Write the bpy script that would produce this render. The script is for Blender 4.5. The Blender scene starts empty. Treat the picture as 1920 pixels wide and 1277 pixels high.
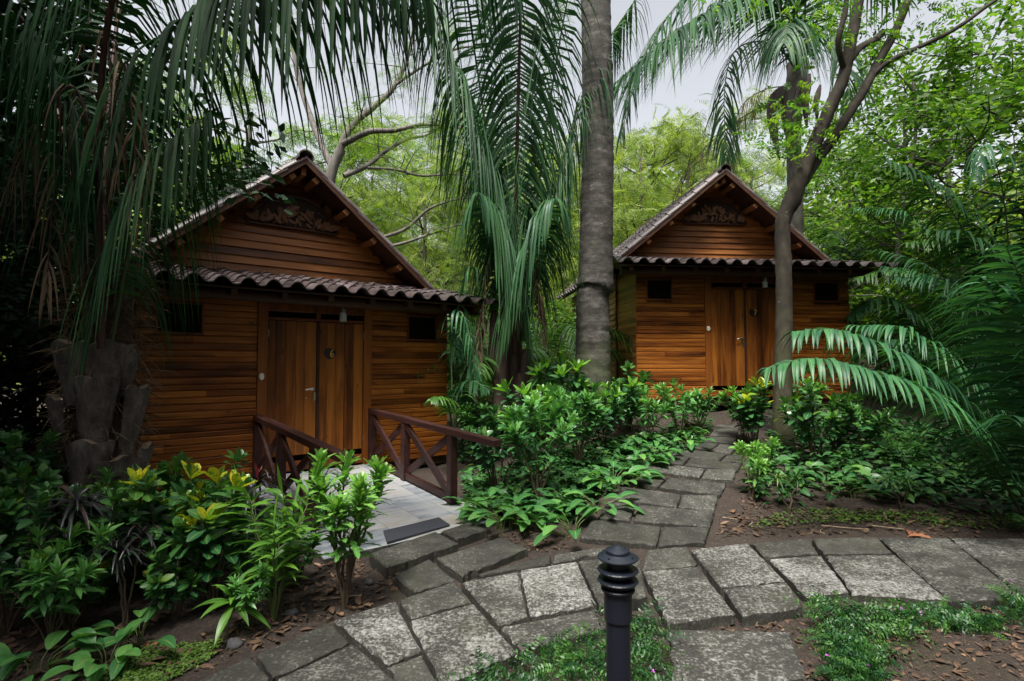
import bpy, math, random
import numpy as np
from mathutils import Vector

# ------------------------------------------------------------------ camera, sky, sun
SC = bpy.context.scene
COL = SC.collection
F, CX, CY, PITCH, CAMZ = 1018.0, 960.0, 638.5, 0.0391, 1.6      # photograph pixels (1920 wide)
cam_d = bpy.data.cameras.new('camera'); cam = bpy.data.objects.new('camera', cam_d); COL.objects.link(cam)
cam_d.sensor_width = 36.0; cam_d.lens = F / 1920 * 36; cam_d.clip_start = 0.05; cam_d.clip_end = 600
cam.location = (0, 0, CAMZ); cam.rotation_euler = (math.pi/2 + PITCH, 0, 0)
SC.camera = cam

SUN_EL, SUN_AZ = math.radians(66), math.radians(198)     # azimuth from +Y clockwise: behind the camera
W = bpy.data.worlds.new('World'); SC.world = W; W.use_nodes = True
nt = W.node_tree; bg = nt.nodes['Background']
sky = nt.nodes.new('ShaderNodeTexSky'); sky.sky_type = 'NISHITA'; sky.sun_disc = False
sky.sun_elevation = SUN_EL; sky.sun_rotation = SUN_AZ; sky.dust_density = 4; sky.air_density = 1.0
hs = nt.nodes.new('ShaderNodeHueSaturation'); hs.inputs['Saturation'].default_value = 0.22
nt.links.new(sky.outputs[0], hs.inputs['Color']); nt.links.new(hs.outputs[0], bg.inputs['Color'])
bg.inputs['Strength'].default_value = 0.15
sd = bpy.data.lights.new('sun', 'SUN'); sd.energy = 4.0; sd.angle = math.radians(18); sd.color = (1, .96, .9)
so = bpy.data.objects.new('sun', sd); COL.objects.link(so); so.location = (0, -5, 20)
sdir = Vector((math.sin(SUN_AZ)*math.cos(SUN_EL), math.cos(SUN_AZ)*math.cos(SUN_EL), math.sin(SUN_EL)))
so.rotation_euler = sdir.to_track_quat('Z', 'Y').to_euler()
vs = SC.view_settings; vs.view_transform = 'Standard'; vs.look = 'None'; vs.gamma = 1; vs.exposure = 0.85
SC.cycles.max_bounces = 6; SC.cycles.transparent_max_bounces = 6
SC.cycles.diffuse_bounces = 3; SC.cycles.glossy_bounces = 2; SC.cycles.transmission_bounces = 3

# ------------------------------------------------------------------ helpers
def sstep(a, b, x):
    t = np.clip((np.asarray(x, float)-a)/(b-a), 0, 1); return t*t*(3-2*t)
def gz(x, y):
    """height of the soil"""
    x = np.asarray(x, float); y = np.asarray(y, float)
    w = sstep(-.7, 1.3, x)
    r = .15*np.clip(y-5.4, 0, 5.6) + .03*np.clip(y-11, 0, 8) + .10*np.clip(y-19, 0, 60)
    l = .02*np.clip(y-8, 0, 10) + .09*np.clip(y-18, 0, 60)
    b = .012*np.sin(x*3.1+y*1.7) + .010*np.sin(x*1.3-y*4.1+1)
    dip = .09*np.exp(-(((x+1.05)*.78+(y-6.0)*-.62)/.85)**4 - (((x+1.05)*.62+(y-6.0)*.78)/.75)**4)   # under the footbridge
    return -.17 + r*w + l*(1-w) + b - dip
def ray(px, py):
    a, b = (px-CX)/F, (CY-py)/F
    c, s = math.cos(PITCH), math.sin(PITCH)
    return np.array((a, c-b*s, s+b*c))
def at(px, py, d):
    r = ray(px, py); return r*(d/r[1]) + np.array((0, 0, CAMZ))
def onz(px, py, z):
    r = ray(px, py); return r*((z-CAMZ)/r[2]) + np.array((0, 0, CAMZ))
def onground(px, py, h=0.0):
    r = ray(px, py); r = r/r[1]; d = .8
    while d < 60:
        p = r*d
        if p[2]+CAMZ <= gz(p[0], p[1])+h: break
        d += .02
    lo, hi = d-.02, d
    for _ in range(14):
        m = (lo+hi)/2; p = r*m
        if p[2]+CAMZ <= gz(p[0], p[1])+h: hi = m
        else: lo = m
    return r*hi + np.array((0, 0, CAMZ))
def nrm(a):
    a = np.asarray(a, float); return a/np.maximum(np.linalg.norm(a, axis=-1, keepdims=True), 1e-9)

class MB:
    """collects geometry, links it as one mesh object"""
    def __init__(s): s.v=[]; s.lp=[]; s.sz=[]; s.mi=[]; s.a=[]; s.sm=[]; s.n=0
    def add(s, v, f, a=None, mat=0, smooth=False):
        v = np.asarray(v, float).reshape(-1, 3); n = len(v)
        if a is None: a = (.5, .5, .5, 0)
        a = np.asarray(a, float)
        if a.ndim == 1: a = np.tile(a, (n, 1))
        s.v.append(v); s.a.append(a)
        if isinstance(f, np.ndarray):
            s.lp.append(f.ravel()+s.n); s.sz.append(np.full(len(f), f.shape[1])); m = len(f)
        else:
            for q in f: s.lp.append(np.array(q)+s.n)
            s.sz.append(np.array([len(q) for q in f])); m = len(f)
        s.mi.append(np.full(m, mat)); s.sm.append(np.full(m, smooth)); s.n += n
    def build(s, name, mats, parent=None, loc=None, rz=0.0):
        me = bpy.data.meshes.new(name)
        if s.n:
            v = np.concatenate(s.v)
            if loc is not None:
                v = v - np.array(loc)
            lp = np.concatenate(s.lp); sz = np.concatenate(s.sz)
            me.vertices.add(len(v)); me.vertices.foreach_set('co', v.ravel().astype(np.float32))
            me.loops.add(len(lp)); me.loops.foreach_set('vertex_index', lp.astype(np.int32))
            me.polygons.add(len(sz)); me.polygons.foreach_set('loop_start', (np.cumsum(sz)-sz).astype(np.int32))
            me.polygons.foreach_set('material_index', np.concatenate(s.mi).astype(np.int32))
            me.polygons.foreach_set('use_smooth', np.concatenate(s.sm).astype(bool))
            at_ = me.attributes.new('lf', 'FLOAT_COLOR', 'POINT')
            at_.data.foreach_set('color', np.concatenate(s.a).ravel().astype(np.float32))
            me.update(calc_edges=True)
        for m in (mats if isinstance(mats, (list, tuple)) else [mats]): me.materials.append(m)
        o = bpy.data.objects.new(name, me); COL.objects.link(o)
        if parent: o.parent = parent
        if loc is not None and parent is None: o.location = loc
        return o
    # --- simple solids
    def box(s, x0, x1, y0, y1, z0, z1, r=None, mat=0, M=None):
        v = np.array([(x, y, z) for z in (z0, z1) for y in (y0, y1) for x in (x0, x1)], float)
        if M is not None: v = v@M[:3, :3].T + M[:3, 3]
        f = np.array([(0,2,3,1),(4,5,7,6),(0,1,5,4),(2,6,7,3),(0,4,6,2),(1,3,7,5)])
        s.add(v, f, (r if r is not None else .5, .5, .5, 0), mat)
    def cbox(s, x0, x1, y0, y1, z0, z1, c=.006, r=None, mat=0, M=None):
        """box with all edges chamfered"""
        v = []
        for z, sz_ in ((z0, 1), (z1, -1)):
            for y, sy in ((y0, 1), (y1, -1)):
                for x, sx in ((x0, 1), (x1, -1)):
                    v += [(x, y+sy*c, z+sz_*c), (x+sx*c, y, z+sz_*c), (x+sx*c, y+sy*c, z)]
        i = lambda a, b, c_, k: ((c_*2+b)*2+a)*3+k
        f = [[i(0,0,0,0),i(0,0,1,0),i(0,1,1,0),i(0,1,0,0)],[i(1,0,0,0),i(1,1,0,0),i(1,1,1,0),i(1,0,1,0)],
             [i(0,0,0,1),i(1,0,0,1),i(1,0,1,1),i(0,0,1,1)],[i(0,1,0,1),i(0,1,1,1),i(1,1,1,1),i(1,1,0,1)],
             [i(0,0,0,2),i(0,1,0,2),i(1,1,0,2),i(1,0,0,2)],[i(0,0,1,2),i(1,0,1,2),i(1,1,1,2),i(0,1,1,2)]]
        for a in (0,1):
            for b in (0,1):
                f.append([i(a,b,0,0),i(a,b,0,1),i(a,b,1,1),i(a,b,1,0)])
                f.append([i(0,a,b,1),i(0,a,b,2),i(1,a,b,2),i(1,a,b,1)])
                f.append([i(a,0,b,0),i(a,0,b,2),i(a,1,b,2),i(a,1,b,0)])
                for c_ in (0,1): f.append([i(a,b,c_,0),i(a,b,c_,1),i(a,b,c_,2)])
        v = np.array(v, float)
        if M is not None: v = v@M[:3, :3].T + M[:3, 3]
        s.add(v, f, (r if r is not None else .5, .5, .5, 0), mat)
    def beam(s, p, q, w, h, up=(0,0,1), c=.005, r=None, mat=0):
        p = np.array(p, float); q = np.array(q, float); d = q-p; L = np.linalg.norm(d); x = d/L
        y = nrm(np.cross(up, x)); z = np.cross(x, y); M = np.eye(4); M[:3,0]=x; M[:3,1]=y; M[:3,2]=z; M[:3,3]=p
        s.cbox(0, L, -w/2, w/2, -h/2, h/2, c, r, mat, M)
    def tube(s, pts, rad, k=8, r=None, mat=0, cap=True, jit=0.0, rng=None):
        pts = np.asarray(pts, float); n = len(pts); rad = np.broadcast_to(np.asarray(rad, float), (n,))
        T = nrm(np.gradient(pts, axis=0)); u = np.array((1., 0, 0)) if abs(T[0][0]) < .8 else np.array((0, 1., 0))
        ang = np.arange(k)*2*math.pi/k; V = np.zeros((n, k, 3))
        for i in range(n):
            u = nrm(u - T[i]*u.dot(T[i])); b = np.cross(T[i], u)
            rr = rad[i]*(1 + (rng.normal(0, jit, k) if jit else 0))
            V[i] = pts[i] + (np.cos(ang)*rr)[:, None]*u + (np.sin(ang)*rr)[:, None]*b
        i, j = np.meshgrid(np.arange(n-1), np.arange(k), indexing='ij'); j2 = (j+1) % k
        f = np.stack([i*k+j, i*k+j2, (i+1)*k+j2, (i+1)*k+j], -1).reshape(-1, 4)
        A = np.zeros((n, k, 4)); A[..., 0] = .5 if r is None else r; A[..., 1] = np.linspace(0, 1, n)[:, None]; A[..., 2] = ang/6.283
        s.add(V.reshape(-1, 3), f, A.reshape(-1, 4), mat, True)
        if cap:
            s.add(V[0], [list(range(k))[::-1]], (.5,0,.5,0), mat); s.add(V[-1], [list(range(k))], (.5,1,.5,0), mat)
    def lathe(s, prof, c=(0,0,0), k=28, mat=0, r=.5):
        prof = np.asarray(prof, float); n = len(prof); ang = np.arange(k)*2*math.pi/k
        V = np.zeros((n, k, 3)); V[..., 0] = prof[:, 0:1]*np.cos(ang); V[..., 1] = prof[:, 0:1]*np.sin(ang); V[..., 2] = prof[:, 1:2]
        V += np.array(c)
        i, j = np.meshgrid(np.arange(n-1), np.arange(k), indexing='ij'); j2 = (j+1) % k
        s.add(V.reshape(-1, 3), np.stack([i*k+j, i*k+j2, (i+1)*k+j2, (i+1)*k+j], -1).reshape(-1, 4), (r,.5,.5,0), mat, False)

PROF = {'lance': lambda t: np.sin(math.pi*np.clip(t, .03, .985)**.8),
        'oval': lambda t: np.sin(math.pi*np.clip(t, .03, .97))**.65,
        'obov': lambda t: np.sin(math.pi*np.clip(t, .05, .965)**1.45)**.75,
        'heart': lambda t: np.sin(math.pi*np.clip(t, .06, .985)**.6)**.8,
        'strap': lambda t: np.clip(1.02-t**3, 0, 1)*np.clip(.55+t*3, 0, 1),
        'lobed': lambda t: np.sin(math.pi*np.clip(t, .05, .97)**1.2)**.7*(.72+.28*np.cos(t*22)),
        'pal': lambda t: np.clip(.45+t*5, 0, 1)*np.clip(1.03-t**2.2, 0, 1)}
DOWN = np.array((0, 0, -1.))
def leaves(mb, P, D, N, L, Wd, g=0.0, n=3, prof='lance', fold=.2, mat=0, rnd=None, rng=None, cols=3, k=0.0):
    """a batch of leaves: base points, directions, upper sides, lengths, widths, pull of gravity"""
    P = np.asarray(P, float); m = len(P)
    if m == 0: return
    D = nrm(D); N = np.asarray(N, float); L = np.broadcast_to(L, (m,)).astype(float); Wd = np.broadcast_to(Wd, (m,)).astype(float); g = np.broadcast_to(g, (m,)).astype(float)
    S = np.cross(D, N); bad = np.linalg.norm(S, axis=1) < 1e-3; S[bad] = np.cross(D[bad], (1., .3, .2)); S = nrm(S)
    t = np.linspace(0, 1, n+1); C = np.zeros((m, n+1, 3)); C[:, 0] = P; Dj = np.zeros((m, n+1, 3)); Dj[:, 0] = D
    for j in range(1, n+1):
        tm = (t[j]+t[j-1])/2
        d = nrm(D + (g*tm)[:, None]*DOWN); Dj[:, j] = d; C[:, j] = C[:, j-1] + d*(L/n)[:, None]
    Nn = np.cross(S[:, None, :], Dj); w = PROF[prof](t)
    hw = (Wd/2)[:, None]*w[None, :]
    if rnd is None: rnd = rng.random(m) if rng is not None else np.full(m, .5)
    rnd = np.asarray(rnd, float)
    ss = (-1, 0, 1) if cols == 3 else (-1, 1); K = len(ss)
    V = np.zeros((m, n+1, K, 3)); A = np.zeros((m, n+1, K, 4))
    for q, s_ in enumerate(ss):
        V[:, :, q] = C + S[:, None, :]*(hw*s_)[..., None] + (Nn*(hw*fold*abs(s_))[..., None] if K == 3 else 0)
        A[:, :, q, 2] = (s_+1)/2
    A[..., 0] = rnd[:, None, None]; A[..., 1] = t[None, :, None]; A[..., 3] = k
    i, j, q = np.meshgrid(np.arange(m), np.arange(n), np.arange(K-1), indexing='ij'); b = i*(n+1)*K + j*K + q
    f = np.stack([b, b+1, b+K+1, b+K], -1).reshape(-1, 4)
    mb.add(V.reshape(-1, 3), f, A.reshape(-1, 4), mat, True)
def spline(pts, n):
    p = np.asarray(pts, float); p = np.vstack([2*p[0]-p[1], p, 2*p[-1]-p[-2]]); out = []
    m = len(p)-3
    for u in np.linspace(0, m-1e-6, n):
        i = int(u); t = u-i; a, b, c, d = p[i:i+4]
        out.append(.5*((2*b)+(-a+c)*t+(2*a-5*b+4*c-d)*t*t+(-a+3*b-3*c+d)*t**3))
    return np.array(out)
def rdirs(rng, m, zlo=-.3, zhi=1.0):
    a = rng.random(m)*2*math.pi; z = rng.uniform(zlo, zhi, m); r = np.sqrt(np.maximum(0, 1-z*z))
    return np.stack([np.cos(a)*r, np.sin(a)*r, z], 1)

def frond(mbl, mbr, pts, ln=1.2, wd=.035, num=60, g=2.5, lift=.25, fwd=.6, t0=.15, r0=.022, rng=None, n=5, mat=0, rmat=0, prof='pal', end=.45, jit=.12, rnd0=None, fold=.25, miss=0.0):
    """a feather frond: rachis tube plus two ranks of leaflets"""
    C = spline(pts, 28); mbr.tube(C, np.linspace(r0, r0*.22, 28), 6, mat=rmat)
    seg = np.linalg.norm(np.diff(C, axis=0), axis=1); cl = np.concatenate([[0], np.cumsum(seg)]); cl /= cl[-1]
    for sd_ in (-1, 1):
        t = np.linspace(t0, 1, num) + rng.normal(0, .25/num, num); t = np.clip(t, t0, 1)
        if miss: t = t[rng.random(len(t)) > miss]
        m = len(t)
        P = np.stack([np.interp(t, cl, C[:, q]) for q in range(3)], 1)
        Tn = nrm(np.stack([np.interp(t, cl, np.gradient(C[:, q])) for q in range(3)], 1))
        B = np.cross(Tn, (0, 0, 1.)); bl = np.linalg.norm(B, axis=1)
        B[bl < .12] = (1., .2, 0); B = nrm(B); U = np.cross(B, Tn)
        tt = (t-t0)/(1-t0)
        D = nrm(B*sd_ + Tn*(fwd+.7*tt**3)[:, None] + U*lift + rng.normal(0, jit, (m, 3)))
        l = ln*(.55+.45*np.sin(math.pi*np.clip(.15+.75*tt, 0, 1)))*np.where(tt > .75, 1-(1-end)*(tt-.75)/.25, 1)*rng.uniform(.88, 1.08, m)
        leaves(mbl, P, D, U + rng.normal(0, .2, (m, 3)), l, wd*rng.uniform(.8, 1.15, m), g*rng.uniform(.75, 1.3, m), n, prof, fold, mat, None if rnd0 is None else np.clip(rnd0+rng.normal(0, .15, m), 0, 1), rng)

def sprays(mb, P, D, N, L, pairs, ll, lw, rng, mat=0, g=.3, cols=2, n=1, prof='oval'):
    """feathery compound leaves: pairs of leaflets along a short stalk"""
    m = len(P); D = nrm(D); S = nrm(np.cross(D, N)); L = np.broadcast_to(L, (m,))
    tt = (np.arange(pairs)+.6)/pairs
    dd = nrm(D[:, None, :] + (g*tt)[None, :, None]*DOWN)
    base = P[:, None, :] + dd*(L[:, None]*tt[None, :])[..., None]
    rn = np.clip(rng.random(m)[:, None] + rng.normal(0, .12, (m, pairs)), 0, 1).ravel()
    for s_ in (-1, 1):
        d = nrm(S[:, None, :]*s_ + dd*.45 + rng.normal(0, .12, (m, pairs, 3)))
        l = (ll*(.6+.4*np.sin(math.pi*tt)))[None, :]*rng.uniform(.8, 1.2, (m, pairs))
        leaves(mb, base.reshape(-1, 3), d.reshape(-1, 3), np.repeat(N, pairs, 0)+rng.normal(0, .3, (m*pairs, 3)), l.ravel(), lw*l.ravel()/ll, .3, n, prof, .15, mat, rn, rng, cols)

# ------------------------------------------------------------------ tags
def tag(o, label=None, cat=None, group=None, kind=None):
    if label: o['label'] = label
    if cat: o['category'] = cat
    if group: o['group'] = group
    if kind: o['kind'] = kind
    return o
def thing(name, loc, label, cat, group=None, rz=0.0):
    o = bpy.data.objects.new(name, None); COL.objects.link(o); o.location = tuple(loc); o.rotation_euler = (0, 0, rz)
    o.empty_display_size = .2
    return tag(o, label, cat, group)
def copy_tree(o, parent=None):
    c = o.copy(); COL.objects.link(c); c.parent = parent
    for ch in list(o.children): copy_tree(ch, c)
    return c

# ------------------------------------------------------------------ materials
def newmat(name):
    m = bpy.data.materials.new(name); m.use_nodes = True; nt = m.node_tree
    return m, nt, nt.nodes, nt.nodes['Principled BSDF'], nt.links.new
def ramp(nd, stops):
    r = nd.new('ShaderNodeValToRGB'); e = r.color_ramp.elements
    while len(e) < len(stops): e.new(.5)
    for k, (p, c) in enumerate(stops): e[k].position = p; e[k].color = (*c, 1)
    return r
def attr(nd):
    a = nd.new('ShaderNodeAttribute'); a.attribute_name = 'lf'; s = nd.new('ShaderNodeSeparateColor'); return a, s
def noise(nd, ln, vec, scale, detail=4, rough=.6, out='Fac'):
    n = nd.new('ShaderNodeTexNoise'); n.inputs['Scale'].default_value = scale; n.inputs['Detail'].default_value = detail; n.inputs['Roughness'].default_value = rough
    if vec is not None: ln(vec, n.inputs['Vector'])
    return n.outputs[out]
def mth(nd, ln, op, a, b=None, clamp=False):
    n = nd.new('ShaderNodeMath'); n.operation = op; n.use_clamp = clamp
    for i, x in enumerate((a, b)):
        if x is None: continue
        if isinstance(x, (int, float)): n.inputs[i].default_value = x
        else: ln(x, n.inputs[i])
    return n.outputs[0]
def mixc(nd, ln, fac, a, b, typ='MIX'):
    n = nd.new('ShaderNodeMix'); n.data_type = 'RGBA'; n.blend_type = typ
    for i, x in ((0, fac), (6, a), (7, b)):
        if isinstance(x, (int, float)): n.inputs[i].default_value = x
        elif isinstance(x, tuple): n.inputs[i].default_value = (*x, 1)
        else: ln(x, n.inputs[i])
    return n.outputs[2]
def bump(nd, ln, h, bsdf, st=.4, dist=.01):
    b = nd.new('ShaderNodeBump'); b.inputs['Strength'].default_value = st; b.inputs['Distance'].default_value = dist
    ln(h, b.inputs['Height']); ln(b.outputs[0], bsdf.inputs['Normal'])

def leafmat(name, stops, rough=.42, trans=.3, rib=(.6, .25), tip=None, spec=.5, spots=None):
    """leaf: colour by leaf (random), paler midrib, some light passing through"""
    m, nt, nd, b, ln = newmat(name); a, s = attr(nd); ln(a.outputs['Color'], s.inputs[0])
    r = ramp(nd, stops); ln(s.outputs[0], r.inputs[0]); c = r.outputs[0]
    geo = nd.new('ShaderNodeTexCoord')
    nz = noise(nd, ln, geo.outputs['Object'], 9, 2)
    c = mixc(nd, ln, .55, c, mixc(nd, ln, 1.0, c, mixc(nd, ln, nz, (.55,.55,.55), (1.45,1.45,1.45)), 'MULTIPLY'))
    if rib:
        d = mth(nd, ln, 'ABSOLUTE', mth(nd, ln, 'SUBTRACT', s.outputs[2], .5))
        k = mth(nd, ln, 'LESS_THAN', d, .055); k = mth(nd, ln, 'MULTIPLY', k, rib[1])
        c = mixc(nd, ln, k, c, (rib[0]*.35, rib[0]*.5, rib[0]*.12))
    if tip:
        t = mth(nd, ln, 'POWER', s.outputs[1], 3.0); t = mth(nd, ln, 'MULTIPLY', t, tip[1]); c = mixc(nd, ln, t, c, tip[0])
    if spots:
        v = noise(nd, ln, geo.outputs['Object'], spots[1], 3); v = mth(nd, ln, 'GREATER_THAN', v, spots[2]); c = mixc(nd, ln, v, c, spots[0])
    ln(c, b.inputs['Base Color']); b.inputs['Roughness'].default_value = rough; b.inputs['Specular IOR Level'].default_value = spec
    tr = nd.new('ShaderNodeBsdfTranslucent'); mx = nd.new('ShaderNodeMixShader'); mx.inputs[0].default_value = trans
    tc = mixc(nd, ln, 1.0, c, (1.25, 1.35, .6), 'MULTIPLY'); ln(tc, tr.inputs['Color'])
    ln(b.outputs[0], mx.inputs[1]); ln(tr.outputs[0], mx.inputs[2])
    ln(mx.outputs[0], nd['Material Output'].inputs['Surface'])
    return m
def woodmat(name, axis, dark, mid, light, rough=.42, sc=1.0, var=.6):
    """planks: grain along an axis, every board its own tone"""
    m, nt, nd, b, ln = newmat(name); a, s = attr(nd); ln(a.outputs['Color'], s.inputs[0])
    tc = nd.new('ShaderNodeTexCoord'); mp = nd.new('ShaderNodeMapping')
    scl = [26*sc]*3; scl['XYZ'.index(axis)] = 1.1*sc; mp.inputs['Scale'].default_value = scl
    ad = nd.new('ShaderNodeVectorMath'); ad.operation = 'ADD'; cm = nd.new('ShaderNodeCombineXYZ')
    for i in range(3): ln(mth(nd, ln, 'MULTIPLY', s.outputs[0], 37.0+11*i), cm.inputs[i])
    ln(tc.outputs['Object'], ad.inputs[0]); ln(cm.outputs[0], ad.inputs[1]); ln(ad.outputs[0], mp.inputs[0])
    g1 = noise(nd, ln, mp.outputs[0], 1.0, 6, .65)
    mp2 = nd.new('ShaderNodeMapping'); scl2 = [7*sc]*3; scl2['XYZ'.index(axis)] = 1.6*sc; mp2.inputs['Scale'].default_value = scl2; ln(ad.outputs[0], mp2.inputs[0])
    g2 = noise(nd, ln, mp2.outputs[0], 1.0, 3, .5)
    gg = mth(nd, ln, 'ADD', mth(nd, ln, 'MULTIPLY', g1, .6), mth(nd, ln, 'MULTIPLY', g2, .4))
    v = mth(nd, ln, 'ADD', gg, mth(nd, ln, 'MULTIPLY', mth(nd, ln, 'SUBTRACT', s.outputs[0], .5), var*.45), True)
    r = ramp(nd, [(.30, dark), (.47, mid), (.68, light)]); ln(v, r.inputs[0])
    kn = nd.new('ShaderNodeTexVoronoi'); kn.inputs['Scale'].default_value = 1.0
    mp3 = nd.new('ShaderNodeMapping'); s3 = [5.]*3; s3['XYZ'.index(axis)] = 2.2; mp3.inputs['Scale'].default_value = s3; ln(ad.outputs[0], mp3.inputs[0]); ln(mp3.outputs[0], kn.inputs[0])
    kf = mth(nd, ln, 'LESS_THAN', kn.outputs['Distance'], .085); kf = mth(nd, ln, 'MULTIPLY', kf, .6)
    c = mixc(nd, ln, kf, r.outputs[0], tuple(x*.5 for x in dark))
    ln(c, b.inputs['Base Color'])
    ln(mth(nd, ln, 'ADD', mth(nd, ln, 'MULTIPLY', g1, .3), rough-.15), b.inputs['Roughness'])
    b.inputs['Specular IOR Level'].default_value = .3
    bump(nd, ln, g1, b, .25, .004)
    return m
def plain(name, col, rough=.5, metal=0, nscale=None, namt=.3, bst=0, spec=.5):
    m, nt, nd, b, ln = newmat(name); b.inputs['Roughness'].default_value = rough; b.inputs['Metallic'].default_value = metal; b.inputs['Specular IOR Level'].default_value = spec
    if nscale:
        tc = nd.new('ShaderNodeTexCoord'); nz = noise(nd, ln, tc.outputs['Object'], nscale, 6, .65)
        c = mixc(nd, ln, nz, tuple(x*(1-namt) for x in col), tuple(min(1, x*(1+namt)) for x in col)); ln(c, b.inputs['Base Color'])
        if bst: bump(nd, ln, nz, b, bst, .01)
    else: b.inputs['Base Color'].default_value = (*col, 1)
    return m
def barkmat(name, dark, mid, light, zs=1.0, xy=10, moss=None, rings=0, patch=None):
    m, nt, nd, b, ln = newmat(name); tc = nd.new('ShaderNodeTexCoord'); mp = nd.new('ShaderNodeMapping'); mp.inputs['Scale'].default_value = (xy, xy, zs); ln(tc.outputs['Object'], mp.inputs[0])
    n1 = noise(nd, ln, mp.outputs[0], 1.6, 8, .7); n2 = noise(nd, ln, tc.outputs['Object'], 3.0, 4, .6)
    v = mth(nd, ln, 'ADD', mth(nd, ln, 'MULTIPLY', n1, .65), mth(nd, ln, 'MULTIPLY', n2, .35))
    if rings:
        w = nd.new('ShaderNodeTexWave'); w.bands_direction = 'Z'; w.inputs['Scale'].default_value = rings; w.inputs['Distortion'].default_value = 3.5; w.inputs['Detail'].default_value = 3; w.inputs['Detail Scale'].default_value = 1.5
        ln(tc.outputs['Object'], w.inputs[0]); v = mth(nd, ln, 'ADD', mth(nd, ln, 'MULTIPLY', v, .94), mth(nd, ln, 'MULTIPLY', w.outputs['Fac'], .055))
    r = ramp(nd, [(.33, dark), (.5, mid), (.68, light)]); ln(v, r.inputs[0]); c = r.outputs[0]
    if patch:
        p = noise(nd, ln, tc.outputs['Object'], patch[1], 5, .75); pf = mth(nd, ln, 'GREATER_THAN', p, patch[2]); c = mixc(nd, ln, mth(nd, ln, 'MULTIPLY', pf, .8), c, patch[0])
    if moss:
        q = noise(nd, ln, tc.outputs['Object'], 1.7, 6, .7); sx = nd.new('ShaderNodeSeparateXYZ'); ln(tc.outputs['Object'], sx.inputs[0])
        lo = nd.new('ShaderNodeMapRange'); lo.inputs[1].default_value = moss[1]; lo.inputs[2].default_value = moss[2]; lo.inputs[3].default_value = .62; lo.inputs[4].default_value = .22; ln(sx.outputs['Z'], lo.inputs[0])
        qq = nd.new('ShaderNodeMapRange'); qq.inputs[1].default_value = .42; qq.inputs[2].default_value = .6; ln(mth(nd, ln, 'ADD', q, mth(nd, ln, 'SUBTRACT', lo.outputs[0], .42)), qq.inputs[0])
        c = mixc(nd, ln, mth(nd, ln, 'MULTIPLY', qq.outputs[0], .8), c, moss[0])
    ln(c, b.inputs['Base Color']); b.inputs['Roughness'].default_value = .85; bump(nd, ln, v, b, .9, .02)
    return m

M = {}
M['wall'] = woodmat('varnished_boards', 'X', (.040,.010,.0025), (.185,.052,.007), (.39,.132,.019), .42, 1, .5)
M['side'] = woodmat('varnished_side_boards', 'Y', (.07,.022,.006), (.22,.085,.024), (.34,.15,.045))
M['lap'] = woodmat('lapped_boards', 'X', (.05,.015,.004), (.165,.054,.011), (.31,.115,.027), .5, 1, .7)
M['lapside'] = woodmat('lapped_side_boards', 'Y', (.10,.045,.02), (.32,.17,.085), (.46,.27,.14), .55)  # paler than the gable laps: skylight from the left put into the colour
M['door'] = woodmat('door_planks', 'Z', (.035,.009,.002), (.145,.042,.006), (.31,.105,.015), .42, 1, .55)
M['frame'] = woodmat('door_frame_wood', 'Z', (.06,.015,.003), (.155,.042,.007), (.24,.08,.014))
M['darkwood'] = woodmat('dark_timber', 'X', (.02,.008,.004), (.05,.02,.01), (.08,.033,.016), .6)
M['purlin'] = woodmat('purlin_wood', 'Y', (.07,.024,.008), (.16,.058,.018), (.24,.10,.033), .6)
M['carve'] = plain('carved_wood', (.11,.045,.016), .6, 0, 14, .4, .2)
M['carveback'] = plain('carved_ground', (.022,.009,.005), .8, 0, 10, .3)
M['tile'] = None
M['rail'] = woodmat('dark_red_painted_rail', 'Y', (.014,.006,.005), (.030,.0115,.0095), (.055,.024,.021), .42, 1, .3)
M['black'] = plain('dark_opening', (.005,.004,.003), .9, 0, None, 0, 0, .05)
M['screen'] = plain('dark_screen', (.006,.005,.004), .9, 0, None, 0, 0, .08)
M['metal'] = plain('brushed_metal', (.55,.53,.5), .3, 1)
M['hinge'] = plain('dull_hinge', (.22,.18,.13), .45, 1)
M['plate'] = plain('number_disc', (.012,.008,.006), .5)
M['gold'] = plain('gold_paint', (.62,.33,.06), .45)
M['white'] = plain('white_plastic', (.75,.72,.62), .4)
M['glass'] = None
M['bollard'] = plain('black_powder_coat', (.007,.010,.017), .42, 0, 60, .35, .15)
M['mat'] = plain('rubber_mat', (.032,.036,.046), .85, 0, 120, .5, .5)

def tilemat():
    m, nt, nd, b, ln = newmat('clay_tile'); a, s = attr(nd); ln(a.outputs['Color'], s.inputs[0]); tc = nd.new('ShaderNodeTexCoord')
    n1 = noise(nd, ln, tc.outputs['Object'], 6, 6, .7)
    v = mth(nd, ln, 'ADD', mth(nd, ln, 'MULTIPLY', n1, .7), mth(nd, ln, 'MULTIPLY', s.outputs[0], .3))
    r = ramp(nd, [(.3, (.026,.019,.018)), (.5, (.064,.046,.044)), (.72, (.15,.122,.12))]); ln(v, r.inputs[0]); ln(r.outputs[0], b.inputs['Base Color'])
    b.inputs['Roughness'].default_value = .45; bump(nd, ln, n1, b, .3, .006); return m
M['tile'] = tilemat()
def glassmat():
    m, nt, nd, b, ln = newmat('jar_glass'); b.inputs['Base Color'].default_value = (.75,.78,.74,1); b.inputs['Roughness'].default_value = .25; b.inputs['Transmission Weight'].default_value = .55; return m
M['glass'] = glassmat()
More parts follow.
